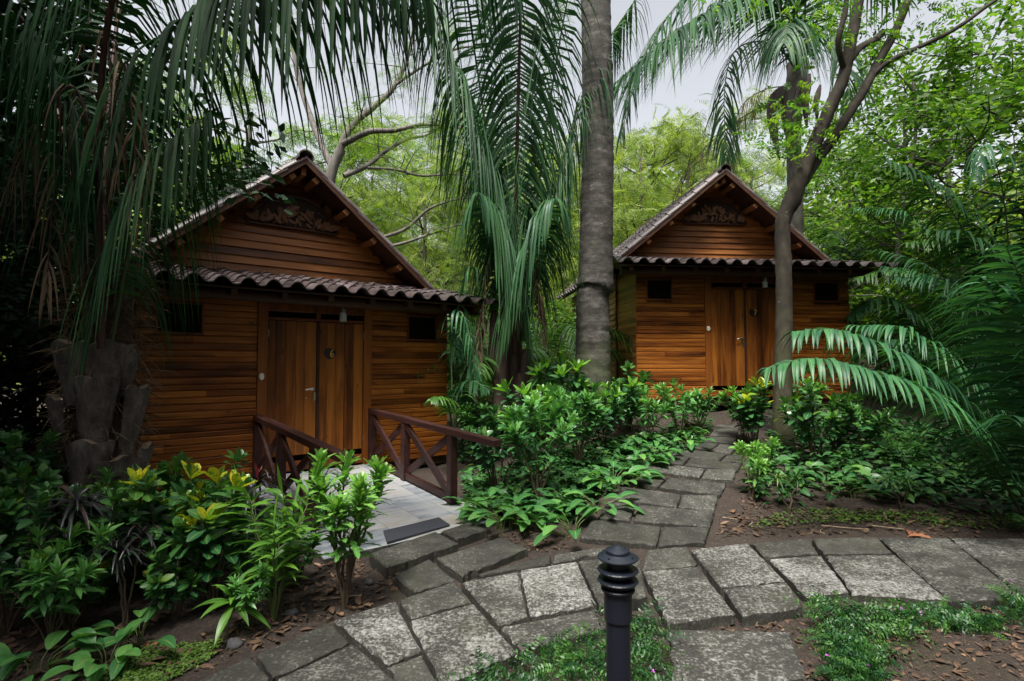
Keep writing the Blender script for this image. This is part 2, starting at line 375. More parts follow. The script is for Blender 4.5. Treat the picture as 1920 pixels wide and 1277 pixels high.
def stonemat():
    """weathered concrete slab: dark algae film, pale lichen crust in clouds, green moss at places"""
    m, nt, nd, b, ln = newmat('lichen_concrete'); a, s = attr(nd); ln(a.outputs['Color'], s.inputs[0]); tc = nd.new('ShaderNodeTexCoord'); P = tc.outputs['Object']
    big = noise(nd, ln, P, 1.1, 3, .55); med = noise(nd, ln, P, 5, 6, .65); fine = noise(nd, ln, P, 44, 6, .78); fin2 = noise(nd, ln, P, 22, 5, .7)
    base = ramp(nd, [(.34, (.010,.010,.008)), (.5, (.031,.030,.024)), (.64, (.075,.073,.062))])
    ln(mth(nd, ln, 'ADD', mth(nd, ln, 'MULTIPLY', med, .5), mth(nd, ln, 'MULTIPLY', fine, .5)), base.inputs[0])
    cl = nd.new('ShaderNodeMapRange'); cl.inputs[1].default_value = .34; cl.inputs[2].default_value = .70
    ln(mth(nd, ln, 'ADD', mth(nd, ln, 'MULTIPLY', mth(nd, ln, 'ADD', big, med), .45), mth(nd, ln, 'MULTIPLY', s.outputs[0], .14)), cl.inputs[0])
    cov = mth(nd, ln, 'MULTIPLY', cl.outputs[0], s.outputs[1])
    thr = mth(nd, ln, 'SUBTRACT', .635, mth(nd, ln, 'MULTIPLY', cov, .20))
    sp = nd.new('ShaderNodeMapRange'); sp.inputs[1].default_value = -.03; sp.inputs[2].default_value = .17
    ln(mth(nd, ln, 'SUBTRACT', mth(nd, ln, 'ADD', mth(nd, ln, 'MULTIPLY', fine, .55), mth(nd, ln, 'MULTIPLY', fin2, .45)), thr), sp.inputs[0])
    tone = mixc(nd, ln, s.outputs[0], (.62,.62,.55), (1.35,1.33,1.3))
    c = mixc(nd, ln, 1.0, mixc(nd, ln, sp.outputs[0], base.outputs[0], (.25,.25,.245)), tone, 'MULTIPLY')
    mo = nd.new('ShaderNodeMapRange'); mo.inputs[1].default_value = .56; mo.inputs[2].default_value = .72; ln(noise(nd, ln, P, 1.9, 6, .7), mo.inputs[0])
    c = mixc(nd, ln, mth(nd, ln, 'MULTIPLY', mo.outputs[0], .45), c, (.030,.040,.011))
    ln(c, b.inputs['Base Color']); b.inputs['Roughness'].default_value = .78; bump(nd, ln, mth(nd, ln, 'ADD', fine, fin2), b, .55, .008); return m
M['stone'] = stonemat()
def soilmat():
    m, nt, nd, b, ln = newmat('leaf_mould_soil'); tc = nd.new('ShaderNodeTexCoord'); P = tc.outputs['Object']
    n1 = noise(nd, ln, P, 26, 8, .75); n2 = noise(nd, ln, P, 1.3, 3, .5); n3 = noise(nd, ln, P, 110, 4, .7)
    r = ramp(nd, [(.34, (.010,.007,.005)), (.5, (.036,.024,.017)), (.60, (.078,.056,.042)), (.68, (.26,.21,.17))]); ln(mth(nd, ln, 'ADD', mth(nd, ln, 'MULTIPLY', n1, .5), mth(nd, ln, 'MULTIPLY', n3, .5)), r.inputs[0])
    mo = nd.new('ShaderNodeMapRange'); mo.inputs[1].default_value = .55; mo.inputs[2].default_value = .7; ln(n2, mo.inputs[0])
    c = mixc(nd, ln, mth(nd, ln, 'MULTIPLY', mo.outputs[0], .35), r.outputs[0], (.035,.035,.012))
    ln(c, b.inputs['Base Color']); b.inputs['Roughness'].default_value = .95; bump(nd, ln, n1, b, 1.0, .03); return m
M['soil'] = soilmat()
def marblemat():
    m, nt, nd, b, ln = newmat('pale_stone_tiles'); a, s = attr(nd); ln(a.outputs['Color'], s.inputs[0]); tc = nd.new('ShaderNodeTexCoord')
    mp = nd.new('ShaderNodeMapping'); mp.inputs['Scale'].default_value = (1, 3, 1); mp.inputs['Rotation'].default_value = (0, 0, .5); ln(tc.outputs['Object'], mp.inputs[0])
    n1 = noise(nd, ln, mp.outputs[0], 2.2, 8, .7); v = mth(nd, ln, 'ADD', n1, mth(nd, ln, 'MULTIPLY', mth(nd, ln, 'SUBTRACT', s.outputs[0], .5), .25))
    r = ramp(nd, [(.3, (.13,.15,.17)), (.45, (.29,.31,.33)), (.58, (.38,.38,.37)), (.72, (.30,.275,.235))]); ln(v, r.inputs[0]); ln(r.outputs[0], b.inputs['Base Color'])
    b.inputs['Roughness'].default_value = .4; bump(nd, ln, n1, b, .15, .005); return m
M['marble'] = marblemat()
M['boot'] = barkmat('cut_frond_base', (.020,.015,.013), (.095,.076,.068), (.23,.20,.185), 2.6, 7)
M['bootcut'] = plain('cut_face', (.21,.15,.10), .8, 0, 20, .4, .3)
M['fibre'] = leafmat('palm_fibre', [(0, (.05,.03,.014)), (.6, (.13,.08,.04)), (1, (.21,.14,.08))], .8, .1, None)
M['palmbark'] = barkmat('palm_bark', (.010,.009,.007), (.050,.044,.037), (.16,.145,.125), 9, 4.0, ((.075,.09,.04), .2, 2.2), 1.1, ((.26,.25,.23), 11, .67))
M['palmred'] = barkmat('red_brown_palm_stem', (.016,.008,.006), (.05,.025,.020), (.11,.065,.055), 1.2, 12)
M['treebark'] = barkmat('smooth_mottled_bark', (.010,.008,.005), (.034,.026,.016), (.085,.070,.046), 2.5, 5, ((.05,.052,.018), -.3, 3.0), 0, ((.20,.19,.16), 7, .68))
M['darkbark'] = barkmat('dark_bark', (.02,.016,.012), (.055,.045,.035), (.11,.095,.075), 1.5, 8)
M['greybark'] = barkmat('grey_bark', (.05,.043,.036), (.13,.115,.10), (.23,.21,.19), 1.5, 8)
M['rachis'] = plain('frond_stalk', (.06,.085,.03), .5, 0, 8, .3)
M['rachisred'] = plain('red_brown_stalk', (.055,.02,.014), .5, 0, 8, .35)
M['stem'] = plain('woody_stem', (.085,.062,.038), .8, 0, 30, .4, .3)
M['greenstem'] = plain('green_cane', (.09,.13,.035), .5, 0, 12, .3)
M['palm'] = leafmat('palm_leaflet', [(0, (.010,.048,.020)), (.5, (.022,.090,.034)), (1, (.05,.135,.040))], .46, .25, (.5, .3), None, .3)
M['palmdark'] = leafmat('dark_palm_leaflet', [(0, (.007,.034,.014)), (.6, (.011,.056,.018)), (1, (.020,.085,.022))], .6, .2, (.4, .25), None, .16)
M['palmbright'] = leafmat('bright_palm_leaflet', [(0, (.03,.10,.02)), (.5, (.06,.17,.03)), (1, (.11,.24,.045))], .42, .35)
M['areca'] = leafmat('glossy_areca_leaflet', [(0, (.016,.078,.038)), (.5, (.032,.125,.052)), (1, (.058,.185,.06))], .42, .25, (.6, .35), None, .3)
M['dead'] = leafmat('dry_palm_leaflet', [(0, (.08,.05,.028)), (.5, (.17,.115,.07)), (1, (.28,.20,.14))], .8, .15, None)
M['croton'] = leafmat('croton_leaf', [(0, (.012,.062,.026)), (.5, (.028,.115,.038)), (.8, (.07,.19,.03)), (1, (.17,.30,.035))], .30, .2, (.7, .5))
M['crotony'] = leafmat('yellow_croton_leaf', [(0, (.20,.34,.02)), (.5, (.42,.46,.025)), (1, (.60,.52,.03))], .32, .35, (.5, .6), None, .5, ((.10,.24,.03), 30, .58))
M['oak'] = leafmat('pale_croton_leaf', [(0, (.045,.16,.04)), (.5, (.10,.28,.055)), (1, (.22,.44,.085))], .36, .3, (.9, .6), None, .5, ((.30,.42,.12), 55, .63))
M['oakdark'] = leafmat('dark_lobed_leaf', [(0, (.022,.10,.036)), (.6, (.055,.19,.055)), (1, (.14,.34,.07))], .36, .25, (.7, .5), None, .5, ((.18,.30,.09), 60, .68))
M['ginger'] = leafmat('ginger_leaf', [(0, (.045,.14,.018)), (.5, (.08,.22,.025)), (1, (.14,.32,.035))], .38, .35, (.8, .5))
M['broad'] = leafmat('broad_leaf', [(0, (.035,.14,.042)), (.5, (.075,.235,.062)), (1, (.14,.34,.075))], .36, .3, (.8, .5))
M['broaddark'] = leafmat('dark_broad_leaf', [(0, (.012,.058,.026)), (.6, (.03,.11,.04)), (1, (.075,.19,.045))], .34, .25, (.6, .4))
M['purple'] = leafmat('purple_strap_leaf', [(0, (.012,.014,.016)), (.5, (.022,.026,.026)), (.85, (.035,.03,.032)), (1, (.055,.022,.026))], .33, .1, (.2, .4))
M['pink'] = leafmat('pink_young_leaf', [(0, (.30,.03,.05)), (1, (.45,.07,.08))], .4, .3, None)
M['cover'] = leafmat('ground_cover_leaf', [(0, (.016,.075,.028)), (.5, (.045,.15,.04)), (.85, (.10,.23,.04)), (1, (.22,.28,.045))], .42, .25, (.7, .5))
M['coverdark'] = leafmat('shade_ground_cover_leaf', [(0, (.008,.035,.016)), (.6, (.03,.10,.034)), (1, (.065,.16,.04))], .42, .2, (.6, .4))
M['clover'] = leafmat('small_creeper_leaf', [(0, (.05,.11,.015)), (.5, (.09,.18,.025)), (1, (.18,.24,.03))], .5, .3, None)
M['sprig'] = leafmat('fine_sprig_leaf', [(0, (.010,.05,.016)), (.5, (.026,.095,.022)), (1, (.075,.18,.032))], .45, .25, None)
M['sheath'] = plain('dry_sheath', (.13,.09,.085), .8, 0, 14, .45, .4)
M['flower'] = plain('violet_flower', (.42,.08,.45), .6)
M['feather'] = leafmat('feathery_leaf', [(0, (.05,.12,.018)), (.5, (.12,.23,.03)), (1, (.24,.34,.045))], .55, .5, None)
M['featherlight'] = leafmat('yellow_green_leaf', [(0, (.09,.15,.03)), (.5, (.19,.275,.055)), (1, (.38,.44,.12))], .55, .5, None)
M['treeleaf'] = leafmat('tree_leaf', [(0, (.035,.10,.014)), (.5, (.085,.20,.024)), (1, (.20,.33,.035))], .5, .5, None)
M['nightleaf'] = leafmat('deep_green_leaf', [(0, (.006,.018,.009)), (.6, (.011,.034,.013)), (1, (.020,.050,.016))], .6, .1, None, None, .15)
M['litter'] = leafmat('fallen_leaf', [(0, (.045,.024,.015)), (.5, (.12,.065,.038)), (.85, (.22,.13,.075)), (1, (.36,.25,.15))], .8, .1, (.3, .3))
M['litterred'] = leafmat('red_brown_fallen_leaf', [(0, (.15,.05,.022)), (1, (.26,.10,.045))], .75, .1, (.3, .4))
M['twig'] = plain('dry_twig', (.27,.20,.13), .85, 0, 30, .35, .3)
M['rock'] = plain('dark_cobble', (.05,.05,.052), .8, 0, 30, .5, .5)
M['rocklight'] = plain('pale_cobble', (.3,.3,.29), .8, 0, 30, .4, .5)

# ------------------------------------------------------------------ ground and paths
def build_ground():
    xs = np.concatenate([np.linspace(-70, -9, 22)[:-1], np.linspace(-9, 9, 130), np.linspace(9, 70, 22)[1:]])
    ys = np.concatenate([np.linspace(-25, 1, 16)[:-1], np.linspace(1, 14, 110), np.linspace(14, 90, 30)[1:]])
    X, Y = np.meshgrid(xs, ys); rg = np.random.default_rng(5)
    Z = gz(X, Y) + rg.normal(0, .006, X.shape)*(np.hypot(X, Y-4) < 14)
    n, m = X.shape; i, j = np.meshgrid(np.arange(n-1), np.arange(m-1), indexing='ij'); b = i*m+j
    mb = MB(); mb.add(np.stack([X, Y, Z], -1).reshape(-1, 3), np.stack([b, b+1, b+m+1, b+m], -1).reshape(-1, 4), None, 0, True)
    tag(mb.build('ground', M['soil']), kind='structure')
build_ground()

def slab(mb, q, rg, lichen=1.0, th=.10, gap=.008):
    q = np.array(q, float); c = q.mean(0)
    for k in range(4):
        d = c-q[k]; q[k] += d/np.linalg.norm(d)*gap*1.6 + np.append(rg.normal(0, .004, 2), 0)
    le = max(np.linalg.norm(q[1]-q[0]), np.linalg.norm(q[2]-q[3])); lf = max(np.linalg.norm(q[3]-q[0]), np.linalg.norm(q[2]-q[1]))
    e = .018
    def pos(L):
        k = max(5, int(L/.06)); a = np.concatenate([[0, e/L*.5, e/L*1.4], np.linspace(e/L*3, 1-e/L*3, k), [1-e/L*1.4, 1-e/L*.5, 1]]); return np.clip(a, 0, 1)
    U, V = pos(le), pos(lf); u, v = np.meshgrid(U, V, indexing='ij')
    P = ((1-u)*(1-v))[..., None]*q[0] + (u*(1-v))[..., None]*q[1] + (u*v)[..., None]*q[2] + ((1-u)*v)[..., None]*q[3]
    def ed(a, L):
        x = np.minimum(a, 1-a)*L; return np.where(x < e, (1-x/e)**2, 0)
    drop = np.maximum(ed(u, le), ed(v, lf))
    P[..., 2] += -.016*drop + rg.normal(0, .0015, u.shape)
    bd = (u == 0) | (u == 1) | (v == 0) | (v == 1); P[bd] += rg.normal(0, .004, (bd.sum(), 3))
    nu, nv = u.shape; i, j = np.meshgrid(np.arange(nu-1), np.arange(nv-1), indexing='ij'); b = i*nv+j
    r = rg.random(); A = (r, lichen, .5, 0)
    mb.add(P.reshape(-1, 3), np.stack([b, b+nv, b+nv+1, b+1], -1).reshape(-1, 4), A, 0, True)
    ring = [(i, 0) for i in range(nu)] + [(nu-1, j) for j in range(1, nv)] + [(i, nv-1) for i in range(nu-2, -1, -1)] + [(0, j) for j in range(nv-2, 0, -1)]
    top = np.array([P[a] for a in ring]); bot = top.copy(); bot[:, 2] -= th; bot += np.append(rg.normal(0, .002, 2), 0); K = len(ring)
    k = np.arange(K); k2 = (k+1) % K
    mb.add(np.vstack([top, bot]), np.stack([k, k+K, k2+K, k2], -1), (r, lichen*.25, .5, 0))
def z5(*p): return [(600+.3646*a, 920+.3646*b) for a, b in p]
def z6(*p): return [(1220+.3735*a, 800+.3735*b) for a, b in p]
def z4(*p): return [(.3958*a, 800+.3958*b) for a, b in p]
def zb(*p): return [(820+.302*a, 680+.302*b) for a, b in p]
MAIN = [ # (pixels, top height, lichen)
 (z5((245,322),(595,205),(714,263),(335,392)), -.075, .5), (z5((622,205),(775,155),(862,195),(705,246)), -.085, .3),
 (z5((590,345),(930,235),(1075,295),(728,432)), -.085, .45), (z5((375,430),(560,345),(700,455),(482,517)), -.085, .3),
 (z5((400,560),(690,460),(790,565),(465,655)), -.09, .7), (z5((60,662),(395,560),(525,820),(345,890)), -.09, 1.1),
 (z5((460,662),(795,572),(1015,825),(620,1000)), -.09, 1.3), (z5((725,466),(1018,410),(1075,645),(920,690)), -.09, 1.2),
 (z5((1028,402),(1320,360),(1428,588),(1080,640)), -.09, 1.1), (z5((1328,356),(1640,325),(1690,540),(1440,588)), -.09, 1.1),
 (z5((925,697),(1432,602),(1482,698),(1020,820)), -.09, .75), (z5((805,432),(1190,322),(1190,368),(830,432)), -.10, .5),
 (z5((1200,330),(1440,288),(1600,290),(1195,368)), -.115, .4),
 (z4((890,1212),(1192,1078),(1290,1190),(1080,1290)), -.09, .6), (z4((1202,1078),(1572,918),(1665,1010),(1295,1188)), -.09, .6),
 (z4((1300,1195),(1668,1018),(1890,1200),(1500,1420)), -.09, 1.35), (z5((350,897),(525,830),(620,1010),(440,1080)), -.09, .6),
 ([(190,1415),(345,1285),(425,1340),(290,1500)], -.09, .6), ([(430,1345),(510,1282),(620,1370),(520,1480)], -.09, 1.2),
 (z6((-20,612),(185,597),(237,690),(-45,718)), -.09, .6), (z6((200,610),(487,580),(680,772),(345,800)), -.09, 1.0),
 (z6((492,580),(790,558),(848,634),(570,650)), -.09, .75), (z6((585,660),(855,642),(998,825),(792,858)), -.09, 1.15),
 (z6((797,556),(1140,550),(1220,630),(875,636)), -.09, .35), (z6((877,643),(1226,636),(1500,870),(1008,835)), -.09, 1.15),
 (z6((1146,552),(1495,554),(1885,862),(1505,872)), -.09, 1.2), (z6((1500,554),(1885,558),(2350,845),(1892,860)), -.09, 1.3),
 (z6((1890,558),(2300,560),(2850,830),(2358,845)), -.09, 1.1), (z6((2306,560),(2750,562),(3400,815),(2858,830)), -.09, 1.0),
 (z6((-40,720),(240,698),(435,935),(85,985)), -.09, 1.0), (z6((350,806),(690,776),(775,900),(450,945)), -.09, .85),
 (z6((85,1005),(700,1022),(800,1260),(105,1330)), -.10, .75),
]
BR = [ # branch path, laid on the rising soil
 zb((960,968),(1392,1012),(1365,1130),(880,1078)), zb((1398,1012),(1690,1015),(1660,1112),(1372,1130)),
 zb((1045,850),(1235,875),(1203,975),(992,962)), zb((1240,876),(1722,918),(1700,1013),(1210,976)),
 zb((1140,765),(1518,815),(1490,892),(1095,845)), zb((1524,815),(1742,818),(1730,915),(1497,893)),
 zb((1265,675),(1428,710),(1368,766),(1235,740)), zb((1434,710),(1800,745),(1757,818),(1374,768)),
 zb((1315,612),(1663,655),(1632,710),(1290,660)), zb((1668,655),(1862,660),(1840,725),(1638,712)),
 zb((1410,570),(1568,580),(1525,630),(1365,607)), zb((1574,583),(1892,625),(1868,665),(1530,632)),
 zb((1470,525),(1800,565),(1750,602),(1450,568)), zb((1806,566),(1905,573),(1895,617),(1757,605)),
 zb((1590,483),(1748,500),(1690,542),(1580,520)), zb((1753,501),(1870,512),(1815,562),(1695,543)),
 zb((1680,455),(1860,462),(1850,500),(1660,483)), zb((1740,380),(1870,390),(1862,455),(1690,447)),
]
def build_paths():
    rg = np.random.default_rng(11); mb = MB()
    for q, z, l in MAIN: slab(mb, [onz(x, y, z+rg.normal(0, .004)) for x, y in q], rg, l)
    tag(mb.build('path', M['stone']), kind='structure')
    mb = MB(); lv = [.85, .6, .9, .8, .7, .4, .6, .9, .9, .4, .3, .6, .4, .5, .4, .5, .3, .3]
    for q, l in zip(BR, lv): slab(mb, [onground(x, y, .055) for x, y in q], rg, l, .12)
    tag(mb.build('path', M['stone']), kind='structure')
build_paths()

# ------------------------------------------------------------------ cabins
P6, T6 = (-2.83, 7.919, .0187), .6708
P7, T7 = (4.593, 10.675, .866), .0954
HW, VG, ZAP, SL, RV = 2.2, 1.27, 4.852, .8319, .6756
def cut(iv, holes):
    out = [iv]
    for a, b in holes:
        nx = []
        for p, q in out:
            if b <= p or a >= q: nx.append((p, q)); continue
            if a > p: nx.append((p, a))
            if b < q: nx.append((b, q))
        out = nx
    return out
def board_x(mb, x0, x1, z0, z1, y, t, rg, r, mat=0, ch=.011):
    """flush board facing -y, chamfered long edges"""
    v = [(x0,y,z0+ch),(x1,y,z0+ch),(x0,y,z1-ch),(x1,y,z1-ch),(x0,y+ch,z0),(x1,y+ch,z0),(x0,y+ch,z1),(x1,y+ch,z1),(x0,y+t,z0),(x1,y+t,z0),(x0,y+t,z1),(x1,y+t,z1)]
    f = [(0,1,3,2),(4,5,1,0),(2,3,7,6),(8,9,5,4),(6,7,11,10),(0,2,6,10,8,4),(1,5,9,11,7,3)]
    mb.add(v, f, (r, .5, .5, 0), mat)
def front_wall(rg, side):
    mb = MB(); z = 0.0
    while z < 2.46:
        h = rg.choice([.072, .083, .083, .088, .096]); holes = [(-.824, .824)]
        for a, b in ((-1.99, -1.48), (1.445, 1.988)):
            if z+h > 1.935 and z < 2.34: holes.append((a, b))
        for p, q in cut((-HW, 0) if side < 0 else (0, HW), holes):
            cuts = [p] + ([rg.uniform(p+.3, q-.3)] if q-p > 1.0 and rg.random() < .16 else []) + [q]
            for a, b in zip(cuts[:-1], cuts[1:]):
                board_x(mb, a+.001, b-.001, z+.0015, z+h-.0015, rg.normal(0, .002), .03, rg, rg.random())
        z += h
    mb.box(*((-HW+.01, -.83) if side < 0 else (.83, HW-.01)), .034, .06, -.02, 2.44, .1)
    return mb
def tiles(mb, o, eu, es, en, width, length, rg, pitch=.29, course=.36):
    """a slope of wavy clay tiles: o = eave corner, eu along the eave, es up the slope, en outward"""
    o, eu, es, en = [np.array(x, float) for x in (o, eu, es, en)]
    nx = max(1, round(width/pitch)); p = width/nx; ny = max(1, round(length/course)); cl = length/ny
    k = 13; x = np.linspace(0, 1, k); hump = np.where(x < .62, np.sin(math.pi*x/.62)**.8*.075, -.016*np.sin(math.pi*(x-.62)/.38))
    for j in range(ny):
        for i in range(nx):
            r = rg.random(); dz = rg.normal(0, .004); ds = rg.normal(0, .006); V = []
            for s_, lift in ((j*cl-.03+ds, .034), ((j+1)*cl+.02+ds, .008)):
                for th in (0, -.016):
                    V.append(o + eu*((i+x*1.03)*p)[:, None] + es*s_ + en*(hump+lift+dz+th)[:, None])
            V = np.concatenate(V); a = np.arange(k-1)
            f = [np.stack([a, a+1, a+1+2*k, a+2*k], 1), np.stack([a+k, a+3*k, a+3*k+1, a+k+1], 1), np.stack([a, a+k, a+k+1, a+1], 1)]
            mb.add(V, np.concatenate(f), (r, .5, .5, 0), 0, False)
            mb.add([V[0], V[k], V[3*k], V[2*k]], [(0, 1, 2, 3)], (r,.5,.5,0)); mb.add([V[k-1], V[2*k-1], V[4*k-1], V[3*k-1]], [(0,3,2,1)], (r,.5,.5,0))
def strokes(mb, pts, y, r=.006, mat=0):
    p = np.array([(a, y, b) for a, b in pts]); mb.tube(spline(p, 26), r, 6, mat=mat)
def cabin(P, T, num, label, seed):
    rg = np.random.default_rng(seed)
    c = thing('wooden_cabin', P, label, 'cabin', None, T)
    for sx in (-1, 1): front_wall(rg, sx).build('front_wall', M['wall'], c)
    for sx in (-1, 1):                                           # flush side walls of the porch block
        mb = MB(); z = 0.0
        while z < 2.6:
            h = rg.choice([.075, .083, .09]); zt = min(z+h-.002, 2.62)
            x = sx*HW; mb.cbox(min(x-sx*.03, x), max(x-sx*.03, x), .035, VG-.004, z, zt, .004, rg.random()); z += h
        mb.build('side_wall', M['side'], c)
    for sx in (-1, 1):                                           # lapped walls of the main room
        mb = MB(); z = .02
        while z < 2.62:
            h = .125; x = sx*(HW+.02)
            v = []
            for y in (VG, 5.8): v += [(x+sx*.042, y, z), (x+sx*.012, y, z+h+.01), (x, y, z+h+.01), (x, y, z)]
            mb.add(v, [(0,1,5,4),(1,2,6,5),(3,0,4,7),(0,3,2,1),(4,5,6,7)], (rg.random(), .5, .5, 0)); z += h
        mb.build('lapped_side_wall', M['lapside'], c)
    mb = MB(); mb.box(-HW-.01, HW+.01, 5.72, 5.78, 0, 2.6, .4)
    v = [(-2.3,5.75,2.6),(2.3,5.75,2.6),(0,5.75,4.6)]; mb.add(v, [(0,1,2)]); mb.build('back_wall', M['lap'], c)
    # gable
    mb = MB(); z = 2.86; zt0 = ZAP-.15
    while z < zt0-.1:
        h = .127; hw = (zt0-(z+h*.5))/SL
        holes = []
        if z+h > 3.80 and z < 4.25: holes = [(-.68, .68)] if z < 4.0 else [(-.5, .5)]
        for a, b in cut((-hw, hw), holes):
            v = [(a,VG-.045,z),(b,VG-.045,z),(a,VG-.014,z+h+.008),(b,VG-.014,z+h+.008),(a,VG,z),(b,VG,z),(a,VG,z+h),(b,VG,z+h)]
            mb.add(v, [(0,1,3,2),(4,5,1,0),(2,3,7,6),(0,2,6,4),(1,5,7,3)], (rg.random(),.5,.5,0))
        z += h
    mb.add([(-2.2,VG+.004,2.6),(2.2,VG+.004,2.6),(0,VG+.004,4.62)], [(0,1,2)], (.1,.5,.5,0))
    mb.build('gable_wall', M['lap'], c)
    # carved panel
    mb = MB(); y0 = VG-.052
    out = np.array([(-.72,3.775),(.72,3.775),(.72,3.86),(.43,4.20),(.16,4.30),(-.16,4.30),(-.43,4.20),(-.72,3.86)])
    V = [(a,y0,b) for a,b in out]+[(a,VG-.003,b) for a,b in out]; n = 8
    mb.add(V, [list(range(n))]+[(i,(i+1)%n,(i+1)%n+n,i+n) for i in range(n)])
    pan = mb.build('carved_panel', M['carveback'], c)
    mb = MB(); L = []
    for k in range(84):
        a = rg.uniform(-.66, .66); top = 4.26-max(0, abs(a)-.15)*.95; b = rg.uniform(3.80, max(3.83, top-.16)); L.append((a, b, rg.uniform(.09, .17), rg.uniform(-1.3, 1.3)))
    Pp = np.array([(a, y0-.012-.001*k, b) for k, (a, b, l, t) in enumerate(L)]); D = np.array([(math.sin(t), -.12, math.cos(t)) for *_, t in L])
    leaves(mb, Pp, D, np.tile((0, -1., 0), (len(L), 1)), [l[2] for l in L], [l[2]*.42 for l in L], 0, 5, 'oval', -.35, 0, None, rg)
    for k in range(5): strokes(mb, [(-.6+.3*k, 3.79), (-.5+.28*k, 3.95), (-.42+.2*k, 4.1)], y0-.01, .008)
    mb.build('leaf_relief', M['carve'], pan)
    mb = MB()
    for (a, b), (a2, b2) in zip(out, np.roll(out, -1, 0)): mb.beam((a,y0-.012,b), (a2,y0-.012,b2), .03, .045, (0,-1,0), .004, .6)
    mb.build('panel_frame', M['darkwood'], pan)
    # main roof
    mb = MB(); ln = 2.62*math.sqrt(1+SL*SL); cs = 1/math.sqrt(1+SL*SL); sn = SL*cs
    for sx in (-1, 1):
        o = (sx*2.62, RV if sx > 0 else 6.1, ZAP-SL*2.62-.06); eu = (0, 1, 0) if sx > 0 else (0, -1, 0)
        tiles(mb, o, eu, (-sx*cs, 0, sn), (sx*sn, 0, cs), 6.1-RV, ln, rg)
    roof = mb.build('roof', M['tile'], c)
    mb = MB(); y = RV-.02; k = 0
    while y < 6.05:
        a = np.linspace(-.15, math.pi+.15, 11); V = []
        for yy, r_ in ((y, .125), (y+.42, .105)):
            for rr in (r_, r_-.018): V.append(np.stack([np.cos(a)*rr, np.full(11, yy), ZAP-.05+np.sin(a)*rr], 1))
        V = np.concatenate(V); q = np.arange(10)
        mb.add(V, np.concatenate([np.stack([q,q+1,q+23,q+22],1), np.stack([q+11,q+33,q+34,q+12],1), np.stack([q,q+11,q+12,q+1],1)]), (rg.random(),.5,.5,0)); y += .38
    mb.build('ridge_tile', M['tile'], roof)
    mb = MB()
    for sx in (-1, 1):
        d = np.array((sx*cs, 0, -sn)); a = np.array((0, 0, ZAP-.085)); b = a + d*(ln-.05); nrm_ = (sx*sn, 0, cs)
        mb.beam(a+(0,RV+.02,0), b+(0,RV+.02,0), .03, .10, nrm_, .004, .55)
        Mx = np.eye(4); Mx[:3,0] = d; Mx[:3,1] = (0,1,0); Mx[:3,2] = nrm_; Mx[:3,3] = a
        mb.box(.03, ln-.03, RV+.04, 6.05, -.045, -.018, .35, 0, Mx)
    mb.build('roof_boarding', M['darkwood'], roof)
    for sx in (-1, 1):
        for s_ in (.32, .98, 1.62, 2.26, 2.9):
            d = np.array((sx*cs, 0, -sn)); p = np.array((0, 0, ZAP-.085)) + d*s_ - np.array((sx*sn, 0, cs))*.10
            mb = MB(); mb.beam(p+(0, RV+.06, 0), p+(0, VG-.05, 0), .10, .085, (sx*sn, 0, cs), .005, rg.uniform(.5, .95)); mb.build('purlin', M['purlin'], roof)
    mb = MB(); mb.beam((0, RV+.10, ZAP-.24), (0, VG-.05, ZAP-.24), .08, .13, (0,0,1), .005, .7); mb.build('ridge_beam', M['purlin'], roof)
    # porch roof
    mb = MB(); e = np.array((0, 1.0, .211)); le = math.hypot(1, .211); e /= le
    tiles(mb, (-2.956, -.62, 2.535), (1,0,0), e, (0,-e[2],e[1]), 5.912, 1.86*le, rg, .29, .31)
    pr = mb.build('porch_roof', M['tile'], c)
    mb = MB(); Mx = np.eye(4); Mx[:3,1] = e; Mx[:3,2] = (0,-e[2],e[1]); Mx[:3,3] = (0,-.56,2.522)
    mb.box(-2.55, 2.55, 0, 1.8, -.03, -.004, .3, 0, Mx)
    for x in np.linspace(-2.45, 2.45, 9): mb.cbox(x-.04, x+.04, .03, 1.75, -.12, -.032, .004, rg.random(), 0, Mx)
    mb.build('porch_roof_boarding', M['darkwood'], pr)
    mb = MB(); mb.tube([(-2.6,-.32,2.44),(2.6,-.32,2.44)], .075, 10, .4); mb.tube([(-2.35,.05,2.52),(2.35,.05,2.52)], .06, 8, .2); mb.build('eave_log', M['darkwood'], c)
    # base
    mb = MB(); mb.box(-HW+.02, HW-.02, .04, 5.7, -.12, -.005, .2)
    for x in (-1.9, 0, 1.9):
        for y in (.35, 2.8, 5.2): mb.cbox(x-.09, x+.09, y-.09, y+.09, -.95, -.12, .01, .2)
    mb.build('floor_frame', M['darkwood'], c)
    # windows
    for a, b in ((-1.973, -1.499), (1.463, 1.970)):
        mb = MB()
        for q in ((a-.03,b+.03,1.922,1.956),(a-.03,b+.03,2.317,2.35)): mb.cbox(q[0],q[1],-.016,.05,q[2],q[3],.004,.25)
        for q in ((a-.03,a),(b,b+.03)): mb.cbox(q[0],q[1],-.0185,.05,1.957,2.316,.004,.3)
        w = mb.build('window', M['frame'], c)
        mb = MB(); mb.box(a-.002, b+.002, .03, .036, 1.953, 2.32); mb.build('window_screen', M['screen'], w)
    # door set
    mb = MB(); mb.cbox(-.824,-.694,-.028,.06,0,2.45,.006,.75); mb.cbox(.694,.824,-.028,.06,0,2.45,.006,.8)
    mb.cbox(-.692,.692,-.012,.06,2.29,2.45,.005,.2); mb.cbox(-.692,.692,-.010,.06,2.168,2.205,.004,.25); mb.cbox(-.692,.692,-.012,.06,.045,.175,.005,.5)
    mb.cbox(-.035,.035,-.012,.06,2.207,2.288,.004,.25)
    fr = mb.build('door_frame', M['frame'], c)
    mb = MB(); mb.box(-.69,.69,.052,.058,.01,2.3); mb.build('dark_slot', M['black'], fr)
